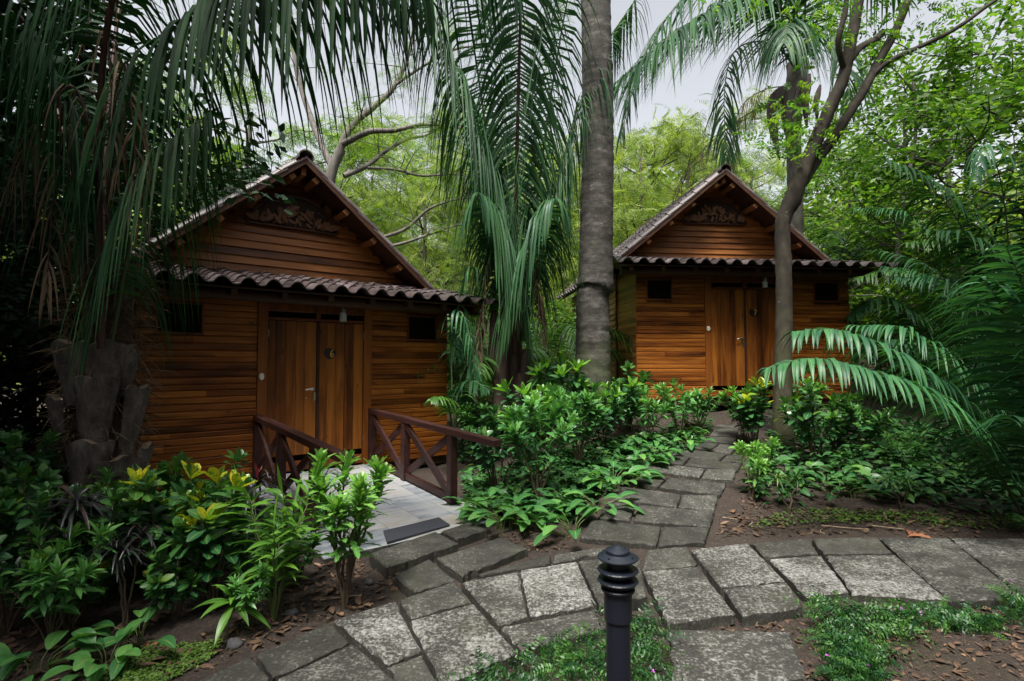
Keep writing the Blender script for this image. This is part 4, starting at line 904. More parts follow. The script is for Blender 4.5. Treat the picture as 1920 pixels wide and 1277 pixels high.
def cluster_palm(base, label, specs, leaf='areca', group=None, canes=None, name='clump_palm'):
    rg = np.random.default_rng(int(abs(base[0]*100+base[1]*10))+3)
    t = palm_thing(name, base, label, 'palm', group); R = Rel(t)
    for q in canes or []:
        mb = MB(); mb.tube(spline(q, 14), np.linspace(.035, .025, 14), 8); R.out(mb, 'cane', M['greenstem'])
    for pts, kw in specs:
        k = dict(ln=.55, wd=.04, num=40, g=1.6, t0=.25, r0=.016, rng=rg, n=5, lift=.2, fwd=.5); k.update(kw); lf = k.pop('leaf', leaf)
        add_frond(R, pts, lf, 'rachis', **k)
    return t
def right_palms():
    A = lambda *p: [at(*q) for q in p]
    b = at(1915, 960, 5.9); b[2] = gz(b[0], b[1])
    sp = [(A((1915,960,5.9),(1868,880,5.7),(1800,795,5.5),(1715,725,5.35),(1610,690,5.2),(1520,672,5.1),(1440,690,5.0)), dict(ln=.50, wd=.05, num=84, g=2.4, t0=.10, lift=.2, fwd=.35, end=.8)),
          (A((1930,950,6.1),(1870,850,6.0),(1800,755,5.9),(1720,690,5.8),(1640,645,5.7),(1560,618,5.6),(1490,622,5.55)), dict(ln=.50, wd=.05, num=80, g=2.4, t0=.14, lift=.2, fwd=.35, end=.9)),
          (A((1925,950,6.0),(1925,800,5.8),(1905,660,5.6),(1870,560,5.4),(1830,520,5.2)), dict(ln=.8, num=36, g=1.5, wd=.065)),
          (A((1935,960,6.0),(1945,820,5.7),(1940,680,5.4),(1925,560,5.1),(1890,470,4.8)), dict(ln=.85, num=36, g=1.5, wd=.065, lift=.1)),
          (A((1930,955,6.3),(1880,820,6.4),(1800,700,6.5),(1700,620,6.6),(1600,610,6.7)), dict(ln=.6, num=64, g=2.0, wd=.045)),
          (A((1935,955,6.6),(1890,760,6.8),(1850,620,7.0),(1780,530,7.1),(1690,520,7.2)), dict(ln=.65, num=64, g=2.2, wd=.045)),
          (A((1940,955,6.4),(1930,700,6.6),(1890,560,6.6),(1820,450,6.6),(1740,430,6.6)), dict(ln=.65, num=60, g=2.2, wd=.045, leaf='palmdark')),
          (A((1940,950,6.0),(1990,760,5.6),(2000,600,5.2),(1960,480,4.8)), dict(ln=.6, num=44, g=1.2, leaf='palmdark')),
          (A((1935,950,6.2),(1900,760,6.5),(1830,600,6.8),(1740,500,7.1),(1650,470,7.4)), dict(ln=.6, num=44, g=1.8, leaf='palmdark')),
          (A((1930,960,5.7),(1940,880,5.3),(1925,800,4.9),(1890,780,4.6)), dict(ln=.55, num=40, g=1.4, leaf='palmdark')),
          (A((1935,950,5.9),(1960,820,5.4),(1990,740,5.0),(1950,650,4.7)), dict(ln=.6, num=40, g=1.4, leaf='palmdark'))]
    cluster_palm(b, 'dark glossy palm at the right edge, two long fronds reaching across the farther cabin', sp)
    b = onground(1760, 770); b[2] = gz(b[0], b[1]); d = b[1]
    sp = [([b, *A((1770,640,d-.1),(1740,545,d-.3),(1680,505,d-.5),(1610,520,d-.7))], dict(leaf='palmbright')), ([b, *A((1790,620,d),(1800,500,d-.1),(1770,450,d-.2),(1700,455,d-.4))], dict(leaf='palmbright')),
          ([b, *A((1745,650,d),(1690,580,d),(1640,560,d),(1595,590,d))], {}), ([b, *A((1800,640,d+.2),(1860,540,d+.2),(1920,520,d+.2))], {}), ([b, *A((1780,600,d+.4),(1750,470,d+.6),(1690,400,d+.8),(1610,390,d+1))], {}), ([b, *A((1735,680,d-.3),(1690,640,d-.6),(1650,640,d-.8))], {})]
    cluster_palm(b, 'bright clumping palm just right of the farther cabin wall, behind the dark glossy palm', [(p, dict(ln=.8, num=64, g=1.9, wd=.048, **k)) for p, k in sp], 'areca')
    b = onground(1885, 790); b[2] = gz(b[0], b[1]); d = 9.0
    sp = [(A((1850,760,9),(1845,560,8.8),(1800,420,8.5),(1725,335,8.2),(1660,300,8)), dict(ln=.9, wd=.05, num=46, g=3, leaf='palmdark')), (A((1860,760,9),(1890,520,8.8),(1880,360,8.5),(1850,270,8.2),(1830,330,8)), dict(ln=.8, wd=.05, num=40, g=4)),
          (A((1865,760,9),(1925,560,8.6),(1960,420,8.2),(1940,330,7.9)), dict(ln=.8, num=40, leaf='palmdark')), (A((1855,760,9.2),(1800,600,9.4),(1740,520,9.6),(1660,500,9.8)), dict(ln=.8, num=40, g=2)), (A((1850,760,9),(1830,640,8.6),(1790,560,8.3),(1800,480,8.2)), dict(ln=.8, num=36, g=2, leaf='palmdark'))]
    cluster_palm(b, 'tall dark palm in the far right shade, fronds arching above the bright clumping palm', sp, 'areca')
right_palms()
def gap_palms():
    A = lambda *p: [at(*q) for q in p]
    specs = [((868,760,10.2), 'palmbright', 'bright young palm in the gap right of the near cabin, low fan of fronds'), ((895,700,12.5), 'palmbright', 'pale green palm behind the red stemmed palm, partly hidden by its hanging leaflets'),
             ((1035,730,11.5), 'palmbright', 'low fan of green fronds left of the tall grey trunk'), ((1585,520,15), 'palm', 'small palm showing above the right end of the farther porch roof')]
    rg = np.random.default_rng(77)
    for (x, y, d), lf, lab in specs:
        b = at(x, y, d); b[2] = gz(b[0], d); sp = []; n = 9; up = at(x, y, d)[2]-b[2]+.3
        for k in range(n):
            a = k*2.4+rg.uniform(-.3,.3); dv = np.array((math.cos(a), math.sin(a)*.8, 0)); L = rg.uniform(.9, 1.4); h = rg.uniform(.6, 1.3)
            p0 = b+np.array((0,0,.05)); p1 = b+np.array((0,0,up))+dv*.12
            sp.append(([p0, p1, p1+dv*L*.5+(0,0,h*.8), p1+dv*L+(0,0,h*.85), p1+dv*L*1.5+(0,0,h*.4)], dict(ln=.65, wd=.038, num=34, g=1.8, t0=.45)))
        cluster_palm(b, lab, sp, lf, name='young_palm')
    b = at(850, 800, 8.9); b[2] = gz(b[0], b[1])
    cluster_palm(b, 'drooping glossy frond palm against the right wall of the near cabin', [(A((850,800,8.9),(846,660,8.9),(850,590,8.8),(868,590,8.7),(885,650,8.6),(890,720,8.6)), dict(ln=.5, wd=.045, num=30, g=4, t0=.35)), (A((855,800,8.9),(860,740,8.7),(885,715,8.5),(915,730,8.3)), dict(ln=.45, num=28, leaf='palmdark')), (A((848,800,8.9),(840,760,8.6),(825,745,8.3),(808,750,8.1)), dict(ln=.35, num=24, leaf='palmbright')), (A((855,800,9),(875,700,9.2),(905,670,9.4),(940,690,9.6)), dict(ln=.6, num=30, leaf='palmbright'))], name='young_palm')
gap_palms()

# ------------------------------------------------------------------ trees
def limb(mb, pts, r0, r1, rg, k=8, n=None, jit=.04, wob=0):
    q = spline(pts, n or max(8, len(pts)*6)); 
    if wob: q = q + np.cumsum(rg.normal(0, wob, q.shape), 0)*np.linspace(0, 1, len(q))[:, None]
    mb.tube(q, np.linspace(r0, r1, len(q)), k, jit=jit, rng=rg); return q
def forked_tree():
    rg = np.random.default_rng(14); b = onground(1468, 838); d = b[1]; b[2] = gz(b[0], d); s = d/F
    t = thing('forked_tree', b, 'slim forked tree with mottled bark, standing before the farther cabin', 'tree'); R = Rel(t); A = lambda *p: [at(x, y, d+e) for x, y, e in p]
    mb = MB(); pts = A((1468,850,0),(1467,770,0),(1468,690,0),(1470,600,0),(1469,500,0),(1467,430,0),(1472,402,0),(1488,370,0),(1500,330,-.05))
    q = spline(pts, 60); w = np.interp(np.linspace(0,1,60), [0,.1,.3,.6,.78,.84,.9,1], [22,17,15,13.5,14,16.5,15.5,14])*s; mb.tube(q, w, 16, jit=.03, rng=rg)
    limb(mb, A((1494,350,-.03),(1515,300,-.05),(1540,240,-.1),(1562,190,-.15),(1580,150,-.2),(1592,95,-.25),(1603,40,-.3),(1616,-40,-.4),(1640,-250,-.8)), 13.5*s, 8*s, rg, 14)
    limb(mb, A((1503,345,0),(1525,310,.06),(1560,262,.1),(1590,215,.15),(1622,165,.2),(1650,110,.25),(1678,60,.3),(1700,5,.4),(1740,-120,.6),(1800,-300,1)), 10.5*s, 6.5*s, rg, 12)
    R.out(mb, 'trunk', M['treebark'])
    mb = MB(); limb(mb, A((1632,145,.22),(1668,115,.1),(1720,90,0),(1790,55,-.1),(1860,5,-.2),(1960,-60,-.3)), 5.5*s, 3*s, rg); R.out(mb, 'branch', M['darkbark'])
    mb = MB(); limb(mb, A((1588,120,-.22),(1612,90,-.1),(1640,75,.1),(1655,60,.25)), 7*s, 6*s, rg); R.out(mb, 'branch', M['treebark'])
    mb = MB(); limb(mb, A((1585,140,-.2),(1572,80,-.4),(1585,20,-.5),(1590,-60,-.6)), 6*s, 4*s, rg); R.out(mb, 'branch', M['treebark'])
    mb = MB(); tips = []
    for x, y, sp, n in ((1560,40,40,50),(1650,-60,130,260),(1780,-40,120,200),(1500,200,40,60),(1475,260,40,60),(1520,250,30,30)):
        P = np.array([at(x+rg.normal(0,sp), y+rg.normal(0,sp*.55), d+rg.normal(0,.35)) for _ in range(n)]); 
        sprays(mb, P, rdirs(rg, n, -.5, .4), rdirs(rg, n, .5, 1), rg.uniform(.14,.3,n), 5, .075, .036, rg, 0, .4, 2, 2, 'oval')
    R.out(mb, 'foliage', M['treeleaf'])
forked_tree()

def crown(mbw, mbl, rg, H, spread, r0, nl, leaf, size, lean=(0,0), first=.4, style='feather', pairs=7, rtwig=.006, ns=26):
    """trunk with limbs and sub-limbs in local space; foliage clusters along the outer twigs"""
    tr = [np.array((0, 0, -.3))]; 
    for k in range(1, 6): tr.append(np.array((lean[0]*k/5+rg.normal(0,.09)*H*.1, lean[1]*k/5+rg.normal(0,.09)*H*.1, H*.82*k/5)))
    q = limb(mbw, tr, r0, r0*.35, rg, 9, 30, .04)
    tw = []; td = []
    for k in range(nl):
        s_ = first+(1-first)*(k+rg.random())/nl; p = q[min(29, int(s_*29))]; a = k*2.4+rg.uniform(-.4,.4)
        L = spread*rg.uniform(.65, 1.1)*(1.15-.45*s_); dv = np.array((math.cos(a), math.sin(a), 0)); up = rg.uniform(.2, .9)
        pts = [p, p+dv*L*.35+(0,0,L*up*.25), p+dv*L*.7+(0,0,L*up*.5)+rg.normal(0,.1,3)*L, p+dv*L+(0,0,L*up*.62)+rg.normal(0,.12,3)*L]
        lq = limb(mbw, pts, r0*.38*(1.2-.6*s_), .012, rg, 6, 18, .04, .01*L)
        for j in range(7):
            f = rg.uniform(.3, 1); p2 = lq[int(f*17)]; d2 = nrm(dv*.5+rdirs(rg,1,-.3,.8)[0]); L2 = L*rg.uniform(.25,.5)
            tq = limb(mbw, [p2, p2+d2*L2*.5+(0,0,.06*L2), p2+d2*L2+rg.normal(0,.1,3)*L2], .016, rtwig, rg, 4, 7, 0)
            for i in range(2, 7): tw.append(tq[i]); td.append(d2)
        for i in range(9, 18, 2): tw.append(lq[i]); td.append(dv)
    tw = np.array(tw); td = np.array(td); m = len(tw)
    idx = rg.integers(0, m, m*ns//10 if style == 'feather' else m*ns//4)
    P = tw[idx] + rg.normal(0, .10*spread**.5, (len(idx), 3)); Dd = nrm(td[idx]*.7+rdirs(rg, len(idx), -.6, .5))
    if style == 'feather': sprays(mbl, P, Dd, rdirs(rg, len(idx), .3, 1), rg.uniform(.28,.5,len(idx))*size, pairs, leaf*size*1.5, leaf*size*.62, rg, 0, .5)
    else: leaves(mbl, P, Dd, rdirs(rg, len(idx), .2, 1), leaf*size*rg.uniform(.7,1.3,len(idx)), leaf*size*.5*rg.uniform(.8,1.2,len(idx)), .5, 2, 'oval', .2, 0, None, rg, 2)
def tree_kind(name, seed, bark, lf, **kw):
    rg = np.random.default_rng(seed); w, l = MB(), MB(); crown(w, l, rg, **kw)
    r = bpy.data.objects.new(name, None); COL.objects.link(r); r.empty_display_size = .3
    w.build('trunk', M[bark], r); l.build('crown', M[lf], r); return r
KIND = {}
def put(kind, px, py_unused, d, s, rz, label, cat='tree', group=None, dz=0):
    make = KINDS[kind]
    if kind not in KIND: KIND[kind] = make(); o = KIND[kind]
    else: o = copy_tree(KIND[kind])
    x = (px-CX)/F*d; o.location = (x, d, float(gz(x, d))+dz); o.rotation_euler = (0, 0, rz); o.scale = (s, s, s)
    for k in ('label', 'category', 'group', 'kind'):
        if k in o: del o[k]
    return tag(o, label, cat, group)
KINDS = {
 'shade_tall': lambda: tree_kind('added_shade_tree', 108, 'darkbark', 'nightleaf', H=11, spread=3.3, r0=.16, nl=17, leaf=.22, size=1.0, first=.58, style='leaf', ns=60),  # high crowned tree added out of view to shade the beds
 'feather_a': lambda: tree_kind('feathery_tree', 101, 'greybark', 'feather', H=11, spread=4.4, r0=.17, nl=17, leaf=.12, size=1.0, first=.22, ns=44),
 'feather_b': lambda: tree_kind('feathery_tree', 102, 'darkbark', 'featherlight', H=9.5, spread=4.2, r0=.12, nl=18, leaf=.12, size=1.0, first=.1, ns=46),
 'broad_a': lambda: tree_kind('broadleaf_tree', 103, 'darkbark', 'treeleaf', H=10, spread=3.2, r0=.10, nl=17, leaf=.16, size=1.0, first=.12, style='leaf', ns=30),
 'broad_b': lambda: tree_kind('thin_tree', 104, 'greybark', 'treeleaf', H=9.5, spread=2.2, r0=.085, nl=13, leaf=.14, size=1.0, first=.25, style='leaf', lean=(.9,0), ns=34),
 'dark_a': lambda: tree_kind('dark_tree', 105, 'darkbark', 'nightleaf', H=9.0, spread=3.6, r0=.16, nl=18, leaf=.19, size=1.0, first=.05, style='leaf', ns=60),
 'bush': lambda: tree_kind('tall_bush', 106, 'darkbark', 'treeleaf', H=2.6, spread=1.7, r0=.04, nl=14, leaf=.12, size=1.0, first=.02, style='leaf', ns=30),
 'bright_bush': lambda: tree_kind('tall_bush', 107, 'greybark', 'featherlight', H=3.0, spread=2.0, r0=.05, nl=14, leaf=.08, size=1.0, first=.05, ns=30),
}
BG = [
 # kind, px, depth, scale, rotation, label
 ('feather_b', 800, 19, 1.0, 1.0, 'yellow green feathery tree right of the near cabin roof'),
 ('feather_b', 700, 23, 1.15, 2.2, 'tall yellow green feathery tree behind the near cabin ridge'),
 ('feather_b', 905, 24, 1.0, 4.0, 'yellow green tree glimpsed through the red stemmed palm fronds'),
 ('feather_b', 1200, 21, 1.16, 5.1, 'pale feathery tree just right of the tall grey trunk'),
 ('feather_b', 1290, 26, 1.35, 3.2, 'pale feathery tree behind the ridge of the farther cabin'),
 ('feather_b', 1060, 22, .95, .4, 'pale feathery tree behind the tall grey trunk'),
 ('feather_a', 470, 16, 1.0, 2.8, 'green feathery tree behind the left roof slope of the near cabin'),
 ('feather_a', 860, 27, 1.3, .6, 'large green tree far behind the red stemmed palm'),
 ('feather_a', 1420, 25, 1.0, 1.7, 'green feathery tree behind the right roof slope of the farther cabin'),
 ('broad_a', 1600, 19, .95, .3, 'leafy tree behind the trunk of the slim forked tree'),
 ('broad_a', 1700, 15, 1.0, 1.9, 'leafy tree filling the upper right, its boughs crossing the thin branch'),
 ('broad_a', 1840, 13, 1.05, 3.3, 'leafy tree at the upper right edge of the picture'),
 ('broad_a', 1960, 11, 1.0, 4.6, 'leafy tree standing beyond the right edge, boughs reaching in'),
 ('broad_b', 1665, 12.5, 1.0, .2, 'thin leaning tree between the forked tree and the arching dark palm'),
 ('broad_b', 1730, 17, 1.1, 2.5, 'thin tree with a straight grey stem, deep in the right wood'),
 ('broad_b', 1790, 11.5, .95, .9, 'thin tree behind the arching fronds at the right'),
 ('broad_b', 1560, 23, 1.1, 5.0, 'thin distant tree left of the leafy trees'),
 ('dark_a', -90, 8.8, .9, .5, 'dark tree in the deep shade behind the old palm'),
 ('dark_a', -260, 6.6, .85, 2.0, 'dark tree at the far left edge of the picture'),
 ('dark_a', 60, 12.5, .95, 3.4, 'dark tree behind the left wall of the near cabin'),
 ('dark_a', -80, 11, 1.1, 4.4, 'dark tree farther back at the upper left'),
 ('dark_a', 390, 15, .9, 5.3, 'deep green tree seen through the hanging leaflets over the near cabin'),
 ('dark_a', -1080, 4.6, 1.32, 3.0, 'tall dark tree outside the left edge, level with the old palm'),  # out of view, enlarged to shade the left side
 ('dark_a', -420, 9.0, 1.2, 5.0, 'tall dark tree at the left, behind the dark shrubs'),
 ('dark_a', -150, 8.6, .7, 4.0, 'small dark tree behind the old palm, left of the cabin wall'),
 ('dark_a', 2900, 7.2, .9, 1.2, 'added unseen dark tree beyond the right edge, shading the glossy palm'),  # unseen tree added to cut light from the right
 ('bush', 870, 14, 1.0, .3, 'green bush in the gap between the cabins, beside the near cabin'),
 ('bush', 1040, 14.5, 1.0, 1.9, 'green bush left of the tall grey trunk, at its back'),
 ('bush', 960, 17, 1.2, 3.0, 'green bush far back between the two cabins'),
 ('bush', 1650, 13, 1.0, 4.1, 'green bush behind the right end of the farther porch roof'),
 ('bush', 1760, 14.5, 1.2, 5.0, 'green bush behind the bright clumping palm'),
 ('bush', 1880, 11.5, 1.1, .9, 'green bush in the shade at the right edge'),
 ('bright_bush', 840, 18, 1.2, 1.1, 'yellow green bush low behind the near cabin roof edge'),
 ('bright_bush', 1050, 18.5, 1.2, 2.6, 'yellow green bush beyond the gap between the cabins'),
 ('bright_bush', 1185, 18, 1.2, 4.0, 'yellow green bush left of the farther cabin roof'),
 ('bright_bush', 1570, 17, 1.2, 5.2, 'yellow green bush right of the farther cabin gable'),
]
BG += [('shade_tall', 960-5.1/.4*1018, .4, 1.0, .3, 'added unseen dark tree left of the viewer, its high crown shading the near bed'),  # trees added outside the view for the shade of their crowns
 ('shade_tall', 960-6.6/2.6*1018, 2.6, 1.0, 2.3, 'added unseen dark tree outside the left edge, high crown shading the old palm'),
 ('shade_tall', 960+6.3/.6*1018, .6, .95, 4.1, 'added unseen dark tree right of the viewer, its high crown shading the bare soil'),
 ('shade_tall', 960+7.6/3.8*1018, 3.8, 1.0, 5.3, 'added unseen dark tree outside the right edge, high crown shading the glossy palm'),
 ('dark_a', -1900, 3.4, 1.0, .7, 'added unseen dark tree outside the left edge, boughs shading the near bed'),  # added out of view to darken the left bed
 ('dark_a', 4750, 2.6, 1.0, 2.9, 'added unseen dark tree outside the right edge, boughs shading the bare soil')]  # added out of view to darken the right foreground
for k_, px_, d_, s_, rz_, lab_ in BG: put(k_, px_, 0, d_, s_, rz_, lab_, 'bush' if 'bush' in k_ else 'tree')

def branching_tree():
    rg = np.random.default_rng(55); d = 12.8; b = at(610, 560, d); b[2] = gz(b[0], d)
    t = thing('branching_tree', b, 'tree behind the near cabin with bare grey limbs spreading right', 'tree'); R = Rel(t); A = lambda *p: [at(x, y, d+e) for x, y, e in p]
    mb = MB(); q = []
    limb(mb, [tuple(b), *A((612,420,0),(620,330,0),(640,280,0))], .17, .11, rg, 10)
    R.out(mb, 'trunk', M['greybark']); mb = MB()
    L = [((635,285,0),(660,235,0),(700,200,.1),(740,160,.2),(765,100,.3),(780,20,.3),.10,.04), ((640,272,0),(690,248,-.3),(740,245,-.5),(790,235,-.6),(850,240,-.7),(900,250,-.8),.085,.02), ((645,330,0),(690,310,.3),(720,285,.5),(760,260,.6),(800,250,.6),(850,215,.7),.07,.02),
         ((690,315,.2),(740,318,.2),(790,330,.2),(850,328,.2),(900,340,.2),(930,360,.2),.04,.012), ((625,320,0),(590,240,.4),(560,150,.8),(545,60,1),(540,-20,1),(530,-90,1),.08,.03), ((700,450,-.4),(760,430,-.5),(800,395,-.5),(840,380,-.5),(880,372,-.5),(910,360,-.5),.045,.015), ((690,470,-.5),(760,455,-.6),(820,435,-.6),(850,425,-.6),(880,420,-.6),(905,410,-.6),.04,.012), ((740,160,.2),(800,120,.2),(860,90,.2),(920,85,.2),(980,60,.2),(1030,50,.2),.04,.012)]
    tw = []
    for *p, r0, r1 in L: tw.append(limb(mb, A(*p), r0, r1, rg, 8, 30, .05, .008))
    for lq in tw[:]:
        for j in range(11):
            p = lq[rg.integers(8, 30)]; dd = rdirs(rg, 1, -.2, .9)[0]; dd[1] *= .6; Lh = rg.uniform(.4, 1.3); tw.append(limb(mb, [p, p+dd*Lh*.5, p+dd*Lh+rg.normal(0,.1,3)], .018, .004, rg, 4, 10, 0))
    R.out(mb, 'limbs', M['greybark'])
    mb = MB(); al = np.concatenate([q[len(q)//2:] for q in tw]); idx = rg.integers(0, len(al), 1700); P = al[idx]+rg.normal(0, .16, (1700, 3))
    sprays(mb, P, rdirs(rg, 1700, -.6, .4), rdirs(rg, 1700, .3, 1), rg.uniform(.2,.4,1700), 7, .085, .034, rg, 0, .4); R.out(mb, 'foliage', M['feather'])
branching_tree()

def near_shade_band():  # unseen leaf band added behind the camera to block low sky light
    rg = np.random.default_rng(98); mb = MB(); n = 16000
    a = rg.uniform(-2.08, 2.08, n) + math.pi; r = rg.uniform(10, 15, n); x = np.sin(a)*r; y = np.cos(a)*r+2
    top = 13+1.5*np.sin(a*7)+1.2*np.sin(a*17+1); z = gz(x, y)+top*rg.random(n)**.8
    leaves(mb, np.stack([x,y,z],1), rdirs(rg,n,-.8,.5), rdirs(rg,n,0,1), rg.uniform(.4,.9,n), rg.uniform(.25,.5,n), .3, 2, 'oval', .2, 0, None, rg, 2)
    o = mb.build('added_shade_leaves', M['nightleaf']); tag(o, 'added band of dark leaves behind the viewer, unseen, blocking low sky light', 'wood', None, 'stuff')
near_shade_band()

def far_wood():
    rg = np.random.default_rng(99); mb = MB(); n = 26000
    a = rg.uniform(-1.05, 1.05, n); r = rg.uniform(29, 46, n); x = np.sin(a)*r; y = np.cos(a)*r; top = 9.5+1.8*np.sin(a*9)+1.3*np.sin(a*23+1)
    z = gz(x, y) + top*rg.random(n)**.9
    ph = np.sin(x*1.3)*np.sin(z*1.5+y)
    leaves(mb, np.stack([x,y,z],1), rdirs(rg,n,-.8,.5), rdirs(rg,n,0,1), rg.uniform(.4,.9,n), rg.uniform(.25,.5,n), .3, 2, 'oval', .2, 0, np.clip(.5+.35*ph+rg.normal(0,.15,n),0,1), rg, 2)
    o = mb.build('distant_wood', M['featherlight']); tag(o, 'distant yellow green wood closing the view behind the cabins', 'wood', None, 'stuff')
far_wood()

# ------------------------------------------------------------------ plants
def proto(name, parts):
    """an Empty with part meshes, built at the origin"""
    r = bpy.data.objects.new(name, None); COL.objects.link(r); r.empty_display_size = .1
    for nm, mb, m in parts: mb.build(nm, m, r)
    return r
def whorl(mb, p, up, n, L, wd, rg, spread=.9, prof='lance', g=.6, nn=4, rnd=None, fold=.25, mat=0):
    a = np.arange(n)*2.4+rg.uniform(0, 6); e = np.linspace(spread, spread*.25, n)
    u = nrm(np.asarray(up, float)); x = nrm(np.cross(u, (.3, .9, .1))); y = np.cross(u, x)
    D = u*np.cos(e)[:, None] + (x*np.cos(a)[:, None]+y*np.sin(a)[:, None])*np.sin(e)[:, None] + rg.normal(0, .08, (n, 3))
    l = L*np.linspace(1, .6, n)*rg.uniform(.85, 1.15, n)
    leaves(mb, np.asarray(p)+u*np.linspace(0, .03, n)[:, None], D, np.tile(u, (n, 1)), l, wd*l/L, g, nn, prof, fold, mat, rnd, rg)
def stems(mb, rg, n, H, spread, r=.009, lean=.25):
    out = []
    for k in range(n):
        a = k*2.4+rg.uniform(-.5,.5); h = H*rg.uniform(.6, 1.0); s = spread*rg.uniform(.5, 1)*(0 if n == 1 else 1)
        q = spline([(0,0,-.03), (math.cos(a)*s*.35, math.sin(a)*s*.35, h*.45), (math.cos(a)*s*.8, math.sin(a)*s*.8, h*.8), (math.cos(a)*s, math.sin(a)*s, h)], 12); q[1:] += rg.normal(0, .008, (11, 3))
        mb.tube(q, np.linspace(r, r*.55, 12), 6, jit=.05, rng=rg); out.append(q)
    return out
def mk_croton(seed, H=.95, n=9, spread=.32, yellow=.35, leafL=.125, mat='croton'):
    rg = np.random.default_rng(seed); s, f, y = MB(), MB(), MB()
    for q in stems(s, rg, n, H, spread):
        for i in range(4, 12):
            T = nrm(q[min(11, i+1)]-q[i-1]); rn = np.clip(rg.normal(.28+.035*i, .15, 4), 0, .92)
            whorl(f, q[i], T, 4, leafL*rg.uniform(.75, 1.1), leafL*.52, rg, 1.35, 'obov', .5, 4, rn, .22)
        top = rg.random() < yellow
        whorl(y if top else f, q[-1], nrm(q[-1]-q[-3]), 6, leafL*(.95 if top else .85), leafL*.50, rg, .8, 'obov', .1, 4, None if top else np.clip(rg.normal(.7,.15,6),0,1), .3)
    pr = [('stem', s, M['stem']), ('foliage', f, M[mat])]
    if y.n: pr.append(('young_leaves', y, M['crotony']))
    return proto('croton', pr)
def mk_oak(seed, H=1.1, n=6, spread=.22, mat='oak', L=.15, dense=9):
    rg = np.random.default_rng(seed); s, f = MB(), MB()
    for q in stems(s, rg, n, H, spread, .011):
        for i in range(4, 12):
            T = nrm(q[min(11, i+1)]-q[i-1]); m = dense if i > 7 else dense//2
            whorl(f, q[i], T, m, L*rg.uniform(.8, 1.1), L*.36, rg, 1.5-.05*i, 'lobed', .55, 9, np.clip(rg.normal(.15+.05*i, .16, m), 0, 1), .2)
        whorl(f, q[-1], nrm(q[-1]-q[-3]), 9, L*.8, L*.30, rg, .75, 'lobed', .1, 9, np.clip(rg.normal(.85,.12,9),0,1), .3)
    return proto('lobed_croton', [('stem', s, M['stem']), ('foliage', f, M[mat])])
def mk_ginger(seed, H=.95, n=9, L=.26):
    rg = np.random.default_rng(seed); s, f = MB(), MB()
    for q in stems(s, rg, n, H, .26, .007):
        q2 = spline(q, 20); side = nrm(np.cross(rdirs(rg,1,0,.1)[0], (0,0,1)))
        for i in range(5, 20):
            T = nrm(q2[min(19,i+1)]-q2[i-1]); sd_ = 1 if i % 2 else -1; D = side*sd_*1.0 + T*.75 + rg.normal(0,.15,3)
            leaves(f, [q2[i]], [D], [T], L*rg.uniform(.7,1.05)*(1 if i < 17 else .8), L*.165, .75, 6, 'lance', .3, 0, None, rg)
        leaves(f, [q2[-1]], [nrm(q2[-1]-q2[-3])+rg.normal(0,.1,3)], [side], L*.9, L*.1, .1, 5, 'lance', .6, 0, [.9], rg)
    return proto('ginger', [('cane', s, M['greenstem']), ('foliage', f, M['ginger'])])
def mk_dracaena(seed, H=.75, n=3, L=.42, mat='purple', pink=True, k=26):
    rg = np.random.default_rng(seed); s, f, p = MB(), MB(), MB()
    for q in stems(s, rg, n, H, .16, .011):
        u = nrm(q[-1]-q[-3])
        whorl(f, q[-1], u, k, L, L*.075, rg, 1.45, 'strap', 1.5, 8, None, .35); whorl(f, q[-2], u, k//3, L, L*.075, rg, 1.7, 'strap', 1.4, 8, None, .35)
        if pink: whorl(p, q[-1]+u*.02, u, 2, L*.45, L*.085, rg, .5, 'lance', .3, 5, None, .5)
    pr = [('stem', s, M['stem']), ('foliage', f, M[mat])]
    if p.n: pr.append(('young_leaves', p, M['pink']))
    return proto('dracaena', pr)
def mk_broad(seed, n=16, h=.22, L=.19, mat='broad', wd=.42, prof='oval', spread=.26):
    rg = np.random.default_rng(seed); s, f = MB(), MB()
    for k in range(n):
        a = rg.uniform(0, 6.28); dv = np.array((math.cos(a), math.sin(a), 0)); r = spread*math.sqrt(rg.random()); hh = h*rg.uniform(.55, 1.15)*(1.1-.5*r/spread); b0 = dv*r*.5
        tip = b0+dv*(r*.5+.04)+np.array((0,0,hh)); s.tube(spline([b0-(0,0,.02), b0+(0,0,hh*.6), tip], 6), [.004]*6, 4)
        leaves(f, [tip], [dv*1.0+np.array((0,0,rg.uniform(.1,.9)))], [np.array((0,0,1.))-dv*.4+rg.normal(0,.2,3)], L*rg.uniform(.7,1.15), L*wd, .8, 6, prof, .28, 0, None, rg)
    return proto('broadleaf_plant', [('stalk', s, M['greenstem']), ('foliage', f, M[mat])])
def mk_shrub(seed, H=.8, n=8, spread=.35, L=.16, mat='broaddark', prof='lance', wd=.28, tipm=None):
    rg = np.random.default_rng(seed); s, f, y = MB(), MB(), MB()
    for q in stems(s, rg, n, H, spread, .008):
        for i in range(4, 12, 1):
            T = nrm(q[min(11, i+1)]-q[i-1]); whorl(f, q[i], T, 4, L*rg.uniform(.8,1.1), L*wd, rg, 1.35, prof, .6, 5, np.clip(rg.normal(.1+.05*i, .15, 4), 0, 1), .22)
        whorl(y if tipm else f, q[-1], nrm(q[-1]-q[-3]), 8, L, L*wd, rg, .95, prof, .25, 5, np.clip(rg.normal(.8,.15,8),0,1), .3)
    pr = [('stem', s, M['stem']), ('foliage', f, M[mat])]
    if tipm and y.n: pr.append(('young_leaves', y, M[tipm]))
    return proto('leafy_shrub', pr)
